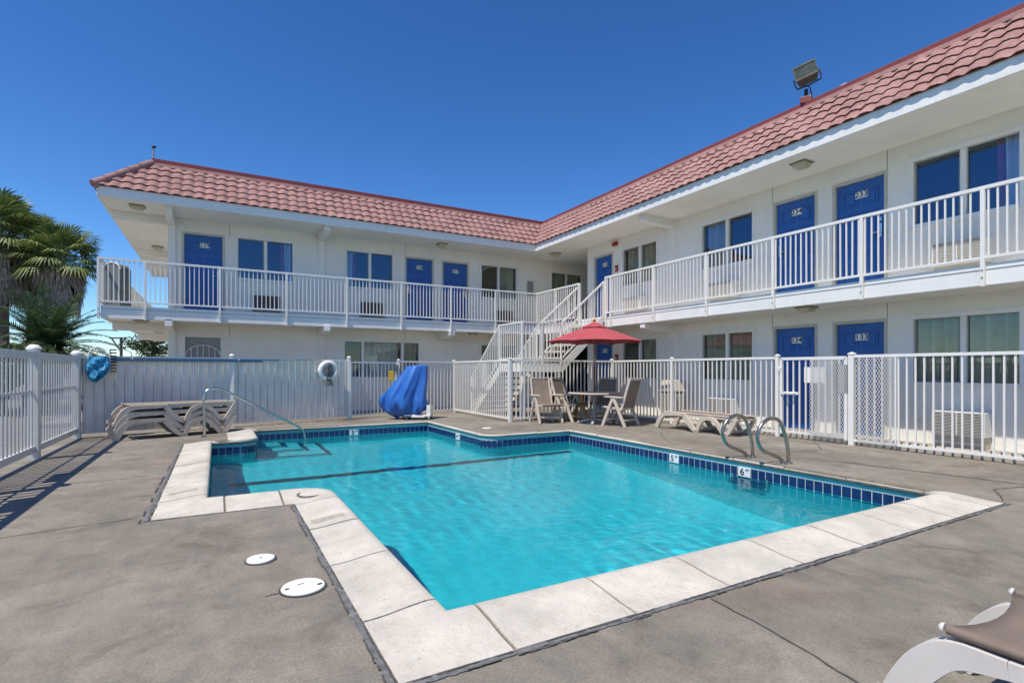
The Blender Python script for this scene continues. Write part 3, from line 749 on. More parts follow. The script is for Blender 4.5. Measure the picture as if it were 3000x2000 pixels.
# security screen door on the ground floor
w, a0, a1, z0, z1 = SCREEN
d = MB(); wbox(d, w, a0, a1, -.10, -.06, z0, z1); do = d.build('door', M['grey_box'], bld)
f = MB()
for q in ((a0-.06,a0,z0,z1+.06),(a1,a1+.06,z0,z1+.06),(a0,a1,z1,z1+.06)): wbox(f, w, q[0], q[1], -.12, .015, q[2], q[3])
f.build('door_frame', M['paint'], do, bevel=.004)
s = MB(); c = (a0+a1)/2; hw = (a1-a0)/2-.01
arc = [(c+hw*math.cos(t), 1.62+.26*math.sin(t)) for t in [math.pi*k/16 for k in range(17)]]
s.tube([W(w,x,-.03,z) for x, z in arc], .012, 6)
for k in range(1, 6):
    x = a0+(a1-a0)*k/6; top = 1.62+.26*math.sqrt(max(0,1-((x-c)/hw)**2)); s.bar(W(w,x,-.03,z0+.1), W(w,x,-.03,top), .016, .016)
for zz in (z0+.1, z0+.9): s.bar(W(w,a0,-.03,zz), W(w,a1,-.03,zz), .02, .02)
s.build('security_grille', M['paint'], do)
# windows
def curtain(w, a0, a1, z0, z1, m, par, o=-.19, seed=0, open_=0):
    mb = MB(); n = max(8, int((a1-a0)/.018)); rnd = random.Random(seed); ph = rnd.random()*6
    row = []
    for i in range(n+1):
        a = a0+(a1-a0)*i/n
        wv = .06*math.sin((a-a0)*34+ph+1.1*math.sin((a-a0)*7)) + .02*math.sin((a-a0)*17+ph)
        row.append((a, o+wv))
    for (a, p), (c, q) in zip(row, row[1:]):
        k = (a0+a1)/2
        mb.quad(W(w,a+(k-a)*open_,p,z0),W(w,c+(k-c)*open_,q,z0),W(w,c,q,z1),W(w,a,p,z1))
    return mb.build('curtain', m, par, weld=True, smooth=True)
def window(i, w, a0, a1, z0, z1, mull, gl, kind):
    f = MB(); t = .075; O = .022
    wbox(f, w, a0-t, a0, -.10, O, z0-t, z1+t); wbox(f, w, a1, a1+t, -.10, O, z0-t, z1+t)
    wbox(f, w, a0, a1, -.10, O, z1, z1+t); wbox(f, w, a0, a1, -.10, O+.012, z0-t, z0)
    wo = f.build('window', M['trim'], bld, bevel=.004)
    ed = [a0]+mull+[a1]
    for mm in mull:
        b = MB(); wbox(b, w, mm-.04, mm+.04, -.09, -.015, z0, z1); b.build('mullion', M['trim'], wo, bevel=.003)
    for k in range(len(ed)-1):
        b0 = ed[k]+(.04 if k else 0); b1 = ed[k+1]-(.04 if k < len(ed)-2 else 0)
        sash = (w == 'L' and k == 0) or (w == 'R' and k == len(ed)-2)
        if sash:
            b = MB(); s_ = .022
            for q in ((b0,b0+s_,z0,z1),(b1-s_,b1,z0,z1),(b0+s_,b1-s_,z0,z0+s_),(b0+s_,b1-s_,z1-s_,z1)): wbox(b, w, q[0], q[1], -.07, -.035, q[2], q[3])
            b.build('sash', M['grey_box'], wo)
        b = MB(); wbox(b, w, b0, b1, -.062 if sash else -.082, -.056 if sash else -.076, z0, z1); b.build('pane', M[gl], wo)
    sd = i*7+1; sgn = -1 if w == 'R' else 1
    def cur(x0, x1, m, op=0): curtain(w, x0, x1, z0-.05, z1+.04, M[m], wo, seed=sd+int(x0*10), open_=op)
    if kind == 'full': cur(a0-.02, a1+.02, 'curtain')
    elif kind == 'pale': cur(a0+.6, a1-.6, 'curtain_pale'); cur(a1-.5, a1, 'curtain', .3)
    elif kind == 'half': (cur(mull[0], a1, 'curtain') if i != 5 else cur(a0, mull[0], 'curtain'))
    elif kind == 'half_r': cur(mull[0], a1, 'curtain')
    elif kind == 'edge':
        e0 = a0 if w == 'R' else a1
        x0, x1 = (e0, e0+.20) if w == 'R' else (e0-.2, e0)
        cur(x0, x1, 'curtain_pale', .2)
        y0, y1 = (e0+.2, e0+.3) if w == 'R' else (e0-.3, e0-.2); cur(y0, y1, 'curtain_red', .1)
    elif kind == 'left': cur(a0, a0+.2, 'curtain_pale', .2); cur(a0+.2, a0+.28, 'curtain_red', .1)
for i, x in enumerate(WINS): window(i, *x)

# ------------------------------------------------------------------ railings
def railing(name, parent, P, Q, top, bot, sp, posts, m, bal=.02, rail=.045, pw=.05, ptop=.0, pbot=-.25, cap=False, skip=None, thick=None, flat=False, wt=False, mi_over=None):
    """P,Q floor-level end points (may slope); posts: list of fractions; children: posts"""
    P, Q = Vector(P), Vector(Q); L = (Vector((Q.x,Q.y,0))-Vector((P.x,P.y,0))).length
    up = Vector((0,0,1)); dirn = (Q-P).normalized()
    mb = MB(); mb.bar(P+up*top, Q+up*top, rail, rail if not flat else rail*.8); mb.bar(P+up*bot, Q+up*bot, rail*.8, rail*.8)
    n = max(1, round(L/sp))
    for i in range(n+1):
        t = i/n; p = P.lerp(Q, t)
        if any(abs(t-q)*L < sp*.45 for q in posts): continue
        w_, th_ = (bal, bal) if thick is None else (bal, thick)
        h = Vector((dirn.x, dirn.y, 0)).normalized()
        lean = h*random.uniform(-.003,.003)
        mb.bar(p+up*bot+lean, p+up*(top-rail*.4), th_, w_, up=h)
    r = mb.build(name, m, parent)
    for t in posts:
        p = P.lerp(Q, t); b = MB(); b.box(p.x-pw/2, p.y-pw/2, p.z+pbot, p.x+pw/2, p.y+pw/2, p.z+top+ptop)
        if cap:
            z = p.z+top+ptop; k = pw/2+.008; b.box(p.x-k, p.y-k, z, p.x+k, p.y+k, z+.015); b.add([(p.x-k,p.y-k,z+.015),(p.x+k,p.y-k,z+.015),(p.x+k,p.y+k,z+.015),(p.x-k,p.y+k,z+.015),(p.x,p.y,z+.045)],[(0,1,4),(1,2,4),(2,3,4),(3,0,4),(0,3,2,1)])
        b.build('post', m, r if parent else r, bevel=.003)
    return r
# balcony railing of the right wing (posts bolted to the fascia face)
XR, YR = XS-.032, YS-.032
ps = [11.07, 10.87, 9.30, 7.75, 6.21, 4.66, 3.12, 1.57, .02, -1.53, -3.08, -4.63]
a0, a1 = 11.09, YEND
railing('balcony_railing', bld, (XR,a0,F2), (XR,a1,F2), 1.065, .12, .0965, [(a0-y)/(a0-a1) for y in ps], M['rail'], pbot=-.27)
a0, a1 = YS-.03, 12.24
railing('balcony_railing', bld, (XR,a0,F2), (XR,a1,F2), 1.065, .12, .0965, [0, .47, 1], M['rail'], pbot=-.27)
pl = [-2.28,-1.43,.06,1.55,3.05,4.56,6.07,7.56]
railing('balcony_railing', bld, (-2.30,YR,F2), (XR,YR,F2), 1.065, .12, .0965, [(x+2.30)/(XR+2.30) for x in pl], M['rail'], pbot=-.27)
railing('balcony_railing', bld, (-2.28,YR,F2), (-2.28,16.0,F2), 1.065, .12, .0965, [.98], M['rail'], pbot=-.27)
bl = MB()
for y in ps:
    for z in (2.50, 2.60): bl.tube([(XR-.024,y,z),(XR-.034,y,z)], .010, 8)
for x in pl:
    for z in (2.50, 2.60): bl.tube([(x,YR-.024,z),(x,YR-.034,z)], .010, 8)
bl.build('bolt', M['chrome_dark'], bld)
pb = MB(); pb.box(-2.30, 16.02, F2-.1, -2.20, 26, F2+1.06); pb.build('parapet', M['stucco'], bld)

# ------------------------------------------------------------------ staircase
st_ = thing('outdoor_staircase', 'white steel staircase with concrete treads turning at a landing up to the balcony', 'staircase', (7.0,12.0,0))
def sp_(b, n, m, **k): return pp(b, n, m, par=st_, **k)
LX0, LX1, LY0, LY1, LZ = 6.53, 7.66, 11.14, 12.30, 1.40
b = MB(); b.box(LX0, LY0, LZ-.07, LX1, LY1, LZ); sp_(b, 'landing', M['concrete_step'], bevel=.006)
b = MB(); b.box(LX0-.045, LY0-.045, LZ-.20, LX1, LY0-.002, LZ+.02); b.box(LX0-.045, LY0-.002, LZ-.20, LX0-.002, LY1, LZ+.02); b.box(LX1-.04, LY0, LZ-.22, LX1, LY1, LZ-.072); sp_(b, 'landing_frame', M['paint'])
for x, y in ((LX0+.05, LY0+.05), (LX1-.05, LY0+.05)):
    b = MB(); b.box(x-.05,y-.05,-.02,x+.05,y+.05,LZ-.072); sp_(b, 'support_post', M['rail'])
UX1 = XS-.07; ur = F2-LZ
for y in (LY0-.02, LY1+.0):
    b = MB(); b.bar((LX1-.02,y,LZ-.12),(UX1,y,F2-.13),.045,.19); sp_(b, 'stringer', M['paint'])
for k in range(1, 7):
    b = MB(); x = LX1+(UX1-LX1)*(k-1)/6.2; z = LZ+ur*k/7; b.box(x,LY0+.01,z-.05,x+.285,LY1-.03,z); sp_(b, 'tread', M['concrete_step'], bevel=.005)
LYE = 13.95
for x in (LX0+.0, LX1-.0):
    b = MB(); b.bar((x,LY1-.02,LZ-.12),(x,LYE,.02),.045,.19); sp_(b, 'stringer', M['paint'])
for k in range(1, 8):
    b = MB(); y = LY1+(LYE-LY1)*(k-1)/7.3; z = LZ-LZ*k/8; b.box(LX0+.03,y,z-.05,LX1-.03,y+.28,z); sp_(b, 'tread', M['concrete_step'], bevel=.005)
def srail(P, Q, posts, **k):
    kw = dict(top=1.02, bot=.13, sp=.105, bal=.018, rail=.04, pw=.045, pbot=-.15); kw.update(k)
    r = railing('railing', None, P, Q, kw['top'], kw['bot'], kw['sp'], posts, M['rail'], bal=kw['bal'], rail=kw['rail'], pw=kw['pw'], pbot=kw['pbot'])
    r.parent = st_; r.location = -st_.location
srail((LX0-.02,LY0-.02,LZ), (LX1,LY0-.02,LZ), [0,.5,1])
srail((LX0-.02,LY0-.02,LZ), (LX0-.02,LY1,LZ), [1])
srail((LX1,LY0-.02,LZ), (UX1+.02,LY0-.02,F2-.06), [.98])
srail((LX1,LY1,LZ), (UX1+.02,LY1,F2-.06), [0])
srail((LX0-.02,LY1,LZ), (LX0-.02,LYE+.1,-.02), [.98], pbot=0)
srail((LX1,LY1,LZ), (LX1,LYE+.1,-.02), [.98], pbot=0)

# ------------------------------------------------------------------ fences
def mfence(name, label, P, Q, posts, sp=.112, bal=.022, m='paint', group=None, **k):
    r = railing(name, None, P, Q, 1.475, .085, sp, posts, M[m], bal=bal, rail=.045, pw=k.pop('pw',.065), ptop=.03, pbot=0, cap=True, **k)
    return tag(r, label, 'fence', group)
fa, fb = (-2.22,12.30,0), (2.92,13.67,0)
# left slat fence
mb = MB(); xs = -2.23
sf = thing('slat_fence', 'pale grey slat fence casting striped shade along the left of the deck', 'fence', (xs,6,0))
py = [12.24, 9.68, 7.08, 4.48, 1.88, -.72]
b = MB(); b.box(xs-.025,-3,1.40,xs+.025,12.24,1.50); b.box(xs-.025,-3,.10,xs+.025,12.24,.19)
for z in (.95,): b.box(xs-.022,-3,z-.02,xs-.006,12.24,z+.02)
pp(b, 'fence_rail', M['fence_grey'], par=sf, bevel=.004)
b = MB(); y = 12.14
while y > -3:
    b.box(xs-.004,y-.026,.15,xs+.009,y+.026,1.45); y -= .143
pp(b, 'slats', M['fence_grey'], par=sf)
for y in py:
    b = MB(); b.box(xs-.06,y-.06,0,xs+.06,y+.06,1.53); pp(b, 'post', M['fence_grey'], par=sf, bevel=.004)
    b = MB(); b.lathe([(.088,1.53),(.088,1.555),(.07,1.575),(.045,1.60),(.001,1.605)], (xs,y,0), 16); pp(b, 'post_cap', M['paint'], par=sf, smooth=True)
for y, w_, h_, lb in ((7.72,.62,.34,'white sign board hung high on the slat fence between its near posts'),(6.30,.60,.40,'larger white sign board hung on the slat fence nearer the camera')):
    t = thing('sign_board', lb, 'sign', (xs+.03,y,1.36-h_/2))
    b = MB(); b.box(0,-w_/2,-h_/2,.012,w_/2,h_/2); b.build('board', M['number_plate'], t, bevel=.003)
    b = MB()
    for s in (-1,1): b.box(-.02,s*w_*.35-.012,h_/2-.02,.016,s*w_*.35+.012,h_/2+.05)
    b.build('bracket', M['steel'], t)
# back fence of weathered panels
A, B = Vector(fa), Vector(fb); dv = (B-A).normalized(); nv = Vector((dv.y,-dv.x,0)); LB = (B-A).length
bf = thing('panel_fence', 'weathered solid panel fence with vertical ribs behind the stacked loungers', 'fence', A)
def lb(s, o, z): p = A + dv*s + nv*o; return (p.x, p.y, z)
b = MB(); s = .08; rnd = random.Random(3)
while s < LB-.1:
    w_ = .155
    b.bar(lb(s+.018, 0, .79), lb(min(s+w_-.012, LB-.06), rnd.uniform(-.003,.003), .79), .02, 1.36)
    b.bar(lb(s-.006, .014, .79), lb(s+.013, .014, .79), .046, 1.36)
    s += w_
pp(b, 'fence_panel', M['panel'], par=bf)
b = MB(); b.bar(lb(.06,-.024,.79), lb(LB-.06,-.024,.79), .012, 1.35); pp(b, 'gap_shade_board', M['grey_box'], par=bf)  # dark board added so the panel gaps read as shadow lines
b = MB(); b.bar(lb(0,.0,1.485),lb(LB,0,1.485),.055,.05); b.bar(lb(0,.0,.10),lb(LB,0,.10),.05,.05); pp(b, 'fence_rail', M['rail'], par=bf)
for s in (2.58, LB-.02):
    b = MB(); p = A+dv*s+nv*.03; b.box(p.x-.04,p.y-.04,0,p.x+.04,p.y+.04,1.545); b.lathe([(.045,1.545),(.055,1.56),(.03,1.59),(.001,1.595)],(p.x,p.y,0),14); pp(b, 'post', M['rail'], par=bf, bevel=.003)
# gate in the back fence
g0 = B + dv*.06; g1 = B + dv*1.36
bg = railing('back_gate', None, g0, g1, 1.44, .10, .112, [0,1], M['paint'], bal=.02, rail=.04, pw=.045, pbot=.05)
tag(bg, 'narrow white bar gate beside the solid panel fence, behind the blue cover', 'gate')
b = MB()
for s, z in ((0,1.38),(0,.3)):
    p = B+dv*.03; b.tube([(p.x,p.y-.04,z-.05),(p.x,p.y-.04,z+.05)], .025, 10)
b.build('hinge', M['steel'], bg)
b = MB(); p = g1+nv*.03; b.box(p.x-.05,p.y-.03,1.22,p.x+.03,p.y+.02,1.40); b.tube([(p.x-.03,p.y-.03,1.3),(p.x-.03,p.y-.06,1.34),(p.x+.03,p.y-.06,1.34)],.012,8); b.build('latch', M['chrome_dark'], bg, bevel=.003)
C2, C3, C4 = Vector((6.1,14.42,0)), Vector((6.11,11.02,0)), Vector((9.2,10.98,0))
p = B+dv*1.44
mfence('bar_fence', 'white bar fence between the back gate and the staircase, behind the pool lift cover', p, C2, [0,1])
mfence('bar_fence', 'white bar fence running forward beside the lower stair flight', C2-Vector((0,.06,0)), C3, [1])
mfence('bar_fence', 'white bar fence crossing under the stair landing behind the patio table', C3+Vector((.06,0,0)), C4, [1])
GP1, GP2 = Vector((9.2,6.21,0)), Vector((9.2,4.88,0))
q = (C4.y-.06-9.05)/(C4.y-.06-6.3)
mfence('bar_fence', 'white bar fence behind the single lounger, up to the pool gate', C4-Vector((0,.06,0)), GP1+Vector((0,.0,0)), [(C4.y-.06-8.85)/(C4.y-.06-6.21),1], sp=.115)
rf = mfence('bar_fence', 'long white bar fence on the right, past the mesh covered gate post', GP2, Vector((9.2,-3,0)), [0,.68], pw=.085, sp=.114)
# expanded metal mesh
def mesh_panel(mb, y0, y1, z0, z1, x, pit_y=.042, pit_z=.082, wd=.006):
    def line(s0, sgn):
        # z = zc + sgn*(y)*slope
        k = pit_z/pit_y; pts = []
        ya, yb = y0, y1
        za, zb = s0, s0+sgn*k*(yb-ya)
        if sgn > 0:
            t0 = max(0,(z0-za)/(zb-za)); t1 = min(1,(z1-za)/(zb-za))
        else:
            t0 = max(0,(z1-za)/(zb-za)); t1 = min(1,(z0-za)/(zb-za))
        if t1 <= t0: return
        p = (x, ya+(yb-ya)*t0, za+(zb-za)*t0); q = (x, ya+(yb-ya)*t1, za+(zb-za)*t1)
        mb.bar(p, q, .004, wd, up=(1,0,0)) if False else mb.bar(p, q, wd, .004, up=(1,0,0))
    k = pit_z/pit_y; H_ = k*(y1-y0); s = z0-H_
    while s < z1+H_:
        line(s, 1); line(s, -1); s += pit_z
b = MB(); mesh_panel(b, 4.22, 4.80, .11, 1.455, 9.165); b.bar((9.165,4.22,.1),(9.165,4.22,1.46),.02,.02); b.build('mesh_panel', M['paint'], rf)
pg = railing('pool_gate', None, (9.2,6.13,0), (9.2,4.97,0), 1.455, .115, .118, [0,1], M['paint'], bal=.022, rail=.05, pw=.05, pbot=.07)
tag(pg, 'white bar gate half covered with mesh and carrying a white notice', 'gate')
b = MB(); mesh_panel(b, 4.99, 5.58, .13, 1.43, 9.165); b.build('mesh_panel', M['paint'], pg)
b = MB(); b.box(9.235,5.32,1.02,9.245,5.72,1.30); b.build('notice', M['number_plate'], pg)
b = MB()
for z in (.28,1.28): b.tube([(9.18,6.17,z-.05),(9.18,6.17,z+.05)], .022, 10); b.box(9.165,6.11,z-.015,9.20,6.23,z+.015)
b.build('hinge', M['paint'], pg)
b = MB(); b.box(9.17,4.94,.86,9.215,5.09,1.34); b.build('lock_box', M['grey_box'], pg, bevel=.004)
b = MB(); b.box(9.15,5.78,.80,9.17,6.12,.85); b.lathe([(.085,-.012),(.10,0),(.085,.012),(.07,0)],(9.16,5.93,.83),20,cap=False); b.build('latch_ring', M['paint'], pg)

# ------------------------------------------------------------------ air conditioners, lights, wall fittings
def ac_proto():
    t = thing('air_conditioner', '', 'air conditioner', (0,0,0))
    b = MB(); b.box(-.33,-.30,0,.33,0,.37); b.build('casing', M['ac_white'], t, bevel=.008)
    b = MB(); n = 15
    for k in range(n):
        z = .025+k*.0225; b.add([(-.30,-.302,z),(.30,-.302,z),(.30,-.325,z+.008),(-.30,-.325,z+.008),(-.30,-.302,z+.006),(.30,-.302,z+.006),(.30,-.325,z+.013),(-.30,-.325,z+.013)],[(0,1,2,3),(7,6,5,4),(3,2,6,7),(0,3,7,4),(1,5,6,2)])
    for x in (-.305,0,.305): b.box(x-.006,-.326,.01,x+.006,-.301,.365)
    b.build('louvres', M['ac_white'], t)
    b = MB(); b.box(-.30,-.3015,.02,.30,-.300,.36); b.build('grille_back', M['ac_dark'], t)
    b = MB(); b.box(-.31,-.26,-.20,.31,-.01,-.002); b.build('stand', M['bin'], t)
    return t
aw = ac_proto()
AC = [('R',3.70,.24,'louvred white air conditioner on the ground under the front curtained window beside door 133'),
      ('R',8.05,.24,'louvred white air conditioner at ground level behind the single lounger'),
      ('R',3.70,F2+.21,'louvred white air conditioner on the balcony below the big window near door 233'),
      ('R',8.05,F2+.21,'louvred white air conditioner on the balcony below the window left of door 234'),
      ('R',10.95,F2+.21,'louvred white air conditioner on the balcony below the window beside door 235')]
for i, (w, a, z, lbl) in enumerate(AC):
    loc = W(w, a, 0, z); rz = R(-90) if w == 'R' else 0
    if i == 0: aw.location = loc; aw.rotation_euler = (0,0,rz); aw['label'] = lbl; aw['group'] = 'air conditioners of the right wing'
    else: dup(aw, loc, rz, lbl, 'air conditioners of the right wing')
ad = thing('air_conditioner', '', 'air conditioner')
b = MB(); b.box(-.31,-.06,0,.31,0,.36); b.build('casing', M['ac_dark'], ad, bevel=.006)
b = MB()
for k in range(9): b.box(-.28+k*.07-.012,-.075,.02,-.28+k*.07+.012,-.061,.34)
b.build('louvres', M['ac_dark'], ad)
b = MB(); b.box(-.36,-.22,-.06,.36,0,-.02); b.build('drip_tray', M['grey_box'], ad)
for i, (a, lbl) in enumerate(((1.17,'dark flush air conditioner below the window right of door 239'),(3.98,'dark flush air conditioner below the window left of door 238'),(8.43,'dark flush air conditioner below the half curtained window right of door 237'))):
    loc = W('L', a, 0, F2+.22)
    if i == 0: ad.location = loc; ad['label'] = lbl; ad['group'] = 'air conditioners of the left wing'
    else: dup(ad, loc, 0, lbl, 'air conditioners of the left wing')
cl = thing('ceiling_light', '', 'ceiling light')
b = MB(); b.box(-.15,-.15,-.025,.15,.15,0); b.build('base', M['brass_light'], cl, bevel=.004)
b = MB(); b.add([(-.13,-.13,-.025),(.13,-.13,-.025),(.13,.13,-.025),(-.13,.13,-.025),(-.09,-.09,-.10),(.09,-.09,-.10),(.09,.09,-.10),(-.09,.09,-.10)],[(0,3,2,1),(4,5,6,7),(0,1,5,4),(1,2,6,5),(2,3,7,6),(3,0,4,7)]); b.build('diffuser', M['light_glass'], cl, bevel=.006)
LT = [((-1.62,14.95,SOF),'square ceiling light under the eave at the left roof corner'),((-1.60,19.6,SOF),'square ceiling light further back under the end eave'),
      ((5.94,14.95,SOF),'square ceiling light under the eave above doors 238 and 237'),((9.66,14.35,SOF),'square ceiling light in the inner corner where the wings meet'),
      ((9.40,5.87,SOF),'square ceiling light under the eave in front of doors 233 and 234'),((-1.55,15.0,2.42),'square ceiling light under the left end of the balcony'),
      ((-1.50,18.8,2.42),'square ceiling light further back under the end balcony'),((7.0,15.0,2.42),'square ceiling light under the balcony beside the stairs'),((9.55,5.87,2.42),'square ceiling light under the balcony in front of doors 133 and 134')]
for i, (loc, lbl) in enumerate(LT):
    if i == 0: cl.location = loc; cl['label'] = lbl; cl['group'] = 'ceiling lights under the eaves and balconies'
    else: dup(cl, loc, 0, lbl, 'ceiling lights under the eaves and balconies')
t = thing('fuse_box', 'narrow grey metal box on the upper wall near the inner corner', 'fuse box', W('L',9.43,0,3.81))
b = MB(); b.box(-.1,-.08,0,.1,0,.48); b.build('case', M['grey_box'], t, bevel=.005); b = MB(); b.box(-.085,-.09,.02,.085,-.081,.46); b.build('cover', M['grey_box'], t, bevel=.003)
t = thing('fire_alarm', 'red fire alarm horn high on the wall beside door 235', 'fire alarm', (XW,11.95,4.92), R(-90))
b = MB(); b.box(-.11,-.05,-.06,.11,0,.06); b.build('housing', M['red_alarm'], t, bevel=.01); b = MB(); b.box(-.03,-.07,-.04,.05,-.051,.04); b.build('strobe', M['red_alarm'], t, bevel=.006); 
for z, lbl in ((4.19,'small red pull station on the upper wall beside door 235'),(1.61,'small red pull station on the ground floor wall beside door 135')):
    t = thing('fire_pull_station', lbl, 'pull station', (XW,11.88,z), R(-90), 'red pull stations')
    b = MB(); b.box(-.05,-.045,-.09,.05,0,.09); b.build('housing', M['red_alarm'], t, bevel=.006); b = MB(); b.box(-.03,-.06,-.03,.03,-.046,0); b.build('handle', M['number_plate'], t)

# floodlight on the ridge
t = thing('floodlight', 'weathered rectangular floodlight standing on the ridge of the right roof', 'floodlight', (9.72,5.98,6.30), R(28))
b = MB(); b.box(-.06,-.10,-.02,.06,.10,.10); b.build('mount_box', M['red_metal'], t, bevel=.01)
b = MB(); b.box(-.03,-.03,.10,.03,.03,.24); b.build('stem', M['black_bristle'], t)
hm = Matrix.Translation((0,0,.52)) @ Matrix.Rotation(R(-14),4,'X') @ Matrix.Rotation(R(18),4,'Y')
b = MB(); b.tube([hm @ Vector(v) for v in ((0,.21,0),(.0,.22,-.14),(0,.20,-.24),(0,0,-.26),(0,-.20,-.24),(0,-.22,-.14),(0,-.21,0))], .014, 6); b.build('yoke', M['black_bristle'], t)
b = MB(); vs = [hm @ Vector(v) for v in ((-.11,-.19,-.17),(-.11,.19,-.17),(-.11,.19,.17),(-.11,-.19,.17),(.13,-.15,-.11),(.13,.15,-.11),(.13,.15,.11),(.13,-.15,.11))]
b.add(vs, [(0,1,2,3),(7,6,5,4),(0,4,5,1),(1,5,6,2),(2,6,7,3),(3,7,4,0)]); b.build('lamp_body', M['flood_body'], t, bevel=.015)
b = MB()
for q in (((-.125,-.19,-.17),(-.125,.19,-.13)),((-.125,-.19,.13),(-.125,.19,.17)),((-.125,-.19,-.13),(-.125,-.18,.13)),((-.125,.18,-.13),(-.125,.19,.13))):
    (x,y0,z0),(_,y1,z1) = q; vs = [hm @ Vector(v) for v in ((x,y0,z0),(x,y1,z0),(x,y1,z1),(x,y0,z1),(x+.016,y0,z0),(x+.016,y1,z0),(x+.016,y1,z1),(x+.016,y0,z1))]
    b.add(vs, [(0,1,2,3),(7,6,5,4),(0,4,5,1),(1,5,6,2),(2,6,7,3),(3,7,4,0)])
b.build('lens_frame', M['flood_body'], t)
b = MB(); b.quad(*[hm @ Vector(v) for v in ((-.113,-.18,-.13),(-.113,.18,-.13),(-.113,.18,.13),(-.113,-.18,.13))]); b.build('lens', M['flood_glass'], t)
b = MB(); b.tube([hm @ Vector((.1,.1,-.1)), (0.05,-.06,.30), (.03,-.09,.12), (.02,-.1,.05)], .010, 6); b.build('cable', M['black_bristle'], t)
t = thing('vent_pipe', 'thin dark vent pipe standing at the left end of the ridge', 'pipe', (-1.33,15.2,6.28))
b = MB(); b.tube([(0,0,0),(0,0,.28)], .018, 8); b.build('pipe', M['grey_box'], t); b = MB(); b.tube([(-.03,0,.28),(.05,0,.32)], .032, 8); b.build('cap', M['black_bristle'], t); 
t = thing('roof_vent', 'small pale vent cap poking over the ridge beyond the floodlight', 'roof vent', (9.9,5.35,6.05))
b = MB(); b.lathe([(.06,0),(.06,.24),(.10,.25),(.10,.31),(.05,.34),(.001,.345)], n=14); b.build('stack', M['grey_box'], t, smooth=True)
b = MB(); b.lathe([(.11,.30),(.11,.32),(.001,.37)], n=14); b.build('hood', M['ring_white'], t, smooth=True)

# ------------------------------------------------------------------ pool hardware
t = thing('grab_rail', 'tall steel handrail sloping from the deck down to the pool steps', 'handrail', (-.21,11.38,0))
def smooth_path(pts, n=6):
    P = [Vector(p) for p in pts]; P = [P[0]*2-P[1]]+P+[P[-1]*2-P[-2]]; r = []
    for i in range(1, len(P)-2):
        for k in range(n):
            u = k/n; a,b_,c,d = P[i-1],P[i],P[i+1],P[i+2]
            r.append(.5*((2*b_)+(-a+c)*u+(2*a-5*b_+4*c-d)*u*u+(-a+3*b_-3*c+d)*u**3))
    return r+[P[-2]]
b = MB(); b.tube(smooth_path([(0,0,-.02),(0,0,.4),(-.01,0,.72),(.05,.02,.86),(.20,.06,.90),(.36,.10,.84),(.95,.28,.50),(1.55,.47,.15),(1.75,.53,.02),(1.83,.55,-.12),(1.84,.55,-.34)]), .024, 12); b.build('rail', M['steel'], t, smooth=True)
b = MB(); b.lathe([(.055,0),(.05,.02),(.03,.025)], n=16); b.build('escutcheon', M['chrome_dark'], t, smooth=True)
for y, lbl in ((4.90,'steel ladder grab bar at the pool edge, the one nearer the patio table'),(4.36,'steel ladder grab bar at the pool edge, the one nearer the camera')):
    t = thing('ladder_rail', lbl, 'ladder rail', (6.6,y,0), 0, 'ladder grab bars')
    b = MB(); b.tube(smooth_path([(.10,0,-.02),(.06,.0,.26),(-.03,.02,.52),(-.13,.03,.60),(-.27,.05,.60),(-.40,.06,.52),(-.46,.07,.38),(-.41,.06,.24),(-.28,.05,.16),(-.14,.03,.11),(-.04,.02,.06),(-.005,.0,-.02)]), .024, 12); b.build('rail', M['chrome_dark'], t, smooth=True)
    b = MB()
    for x in (.10,-.005): b.lathe([(.05,.001),(.045,.014),(.027,.018)], (x,0,0), 14)
    b.build('escutcheon', M['chrome_dark'], t, smooth=True)
t = thing('ladder_steps', 'pale ladder treads showing through the water under the 6 foot marker', 'ladder', (6.25,4.63,-.3))
for z in (-.02,-.13,-.24):
    b = MB(); b.box(-.12,-.25,z,.03,.25,z+.03); b.build('step', M['step_plaster'], t, bevel=.006)
b = MB()
for y in (-.26,.26): b.tube([(0.0,y,.12),(0.0,y,-.34)], .02, 8)
b.build('side_rail', M['steel'], t)
# drain lids
def lid(x, y, r, lbl, marks):
    t = thing('drain_lid', lbl, 'drain lid', (x,y,.003), R(20))
    b = MB(); b.lathe([(r+.012,0),(r+.012,.003),(r,.003)], n=36, cap=False); b.build('rim', M['lid_rim'], t)
    b = MB(); b.lathe([(r,0),(r,.008),(r*.97,.012),(.001,.013)], n=36); b.build('cover', M['lid'], t, smooth=True)
    b = MB()
    for (mx, my, sx, sy) in marks: b.box(mx-sx, my-sy, .0125, mx+sx, my+sy, .0145)
    b.build('finger_hole', M['lid_rim'], t)
lid(.43,3.22,.118,'large bright white round lid in the deck beside the coping',[(-.085,.02,.012,.008),(.075,-.05,.014,.010),(.0,.03,.02,.003)])
lid(.25,3.83,.086,'smaller stained round lid in the deck beyond the bright one',[(.0,.0,.008,.006)])
lid(5.02,10.06,.105,'far white round lid in the deck behind the pool',[(0,0,.006,.006)])

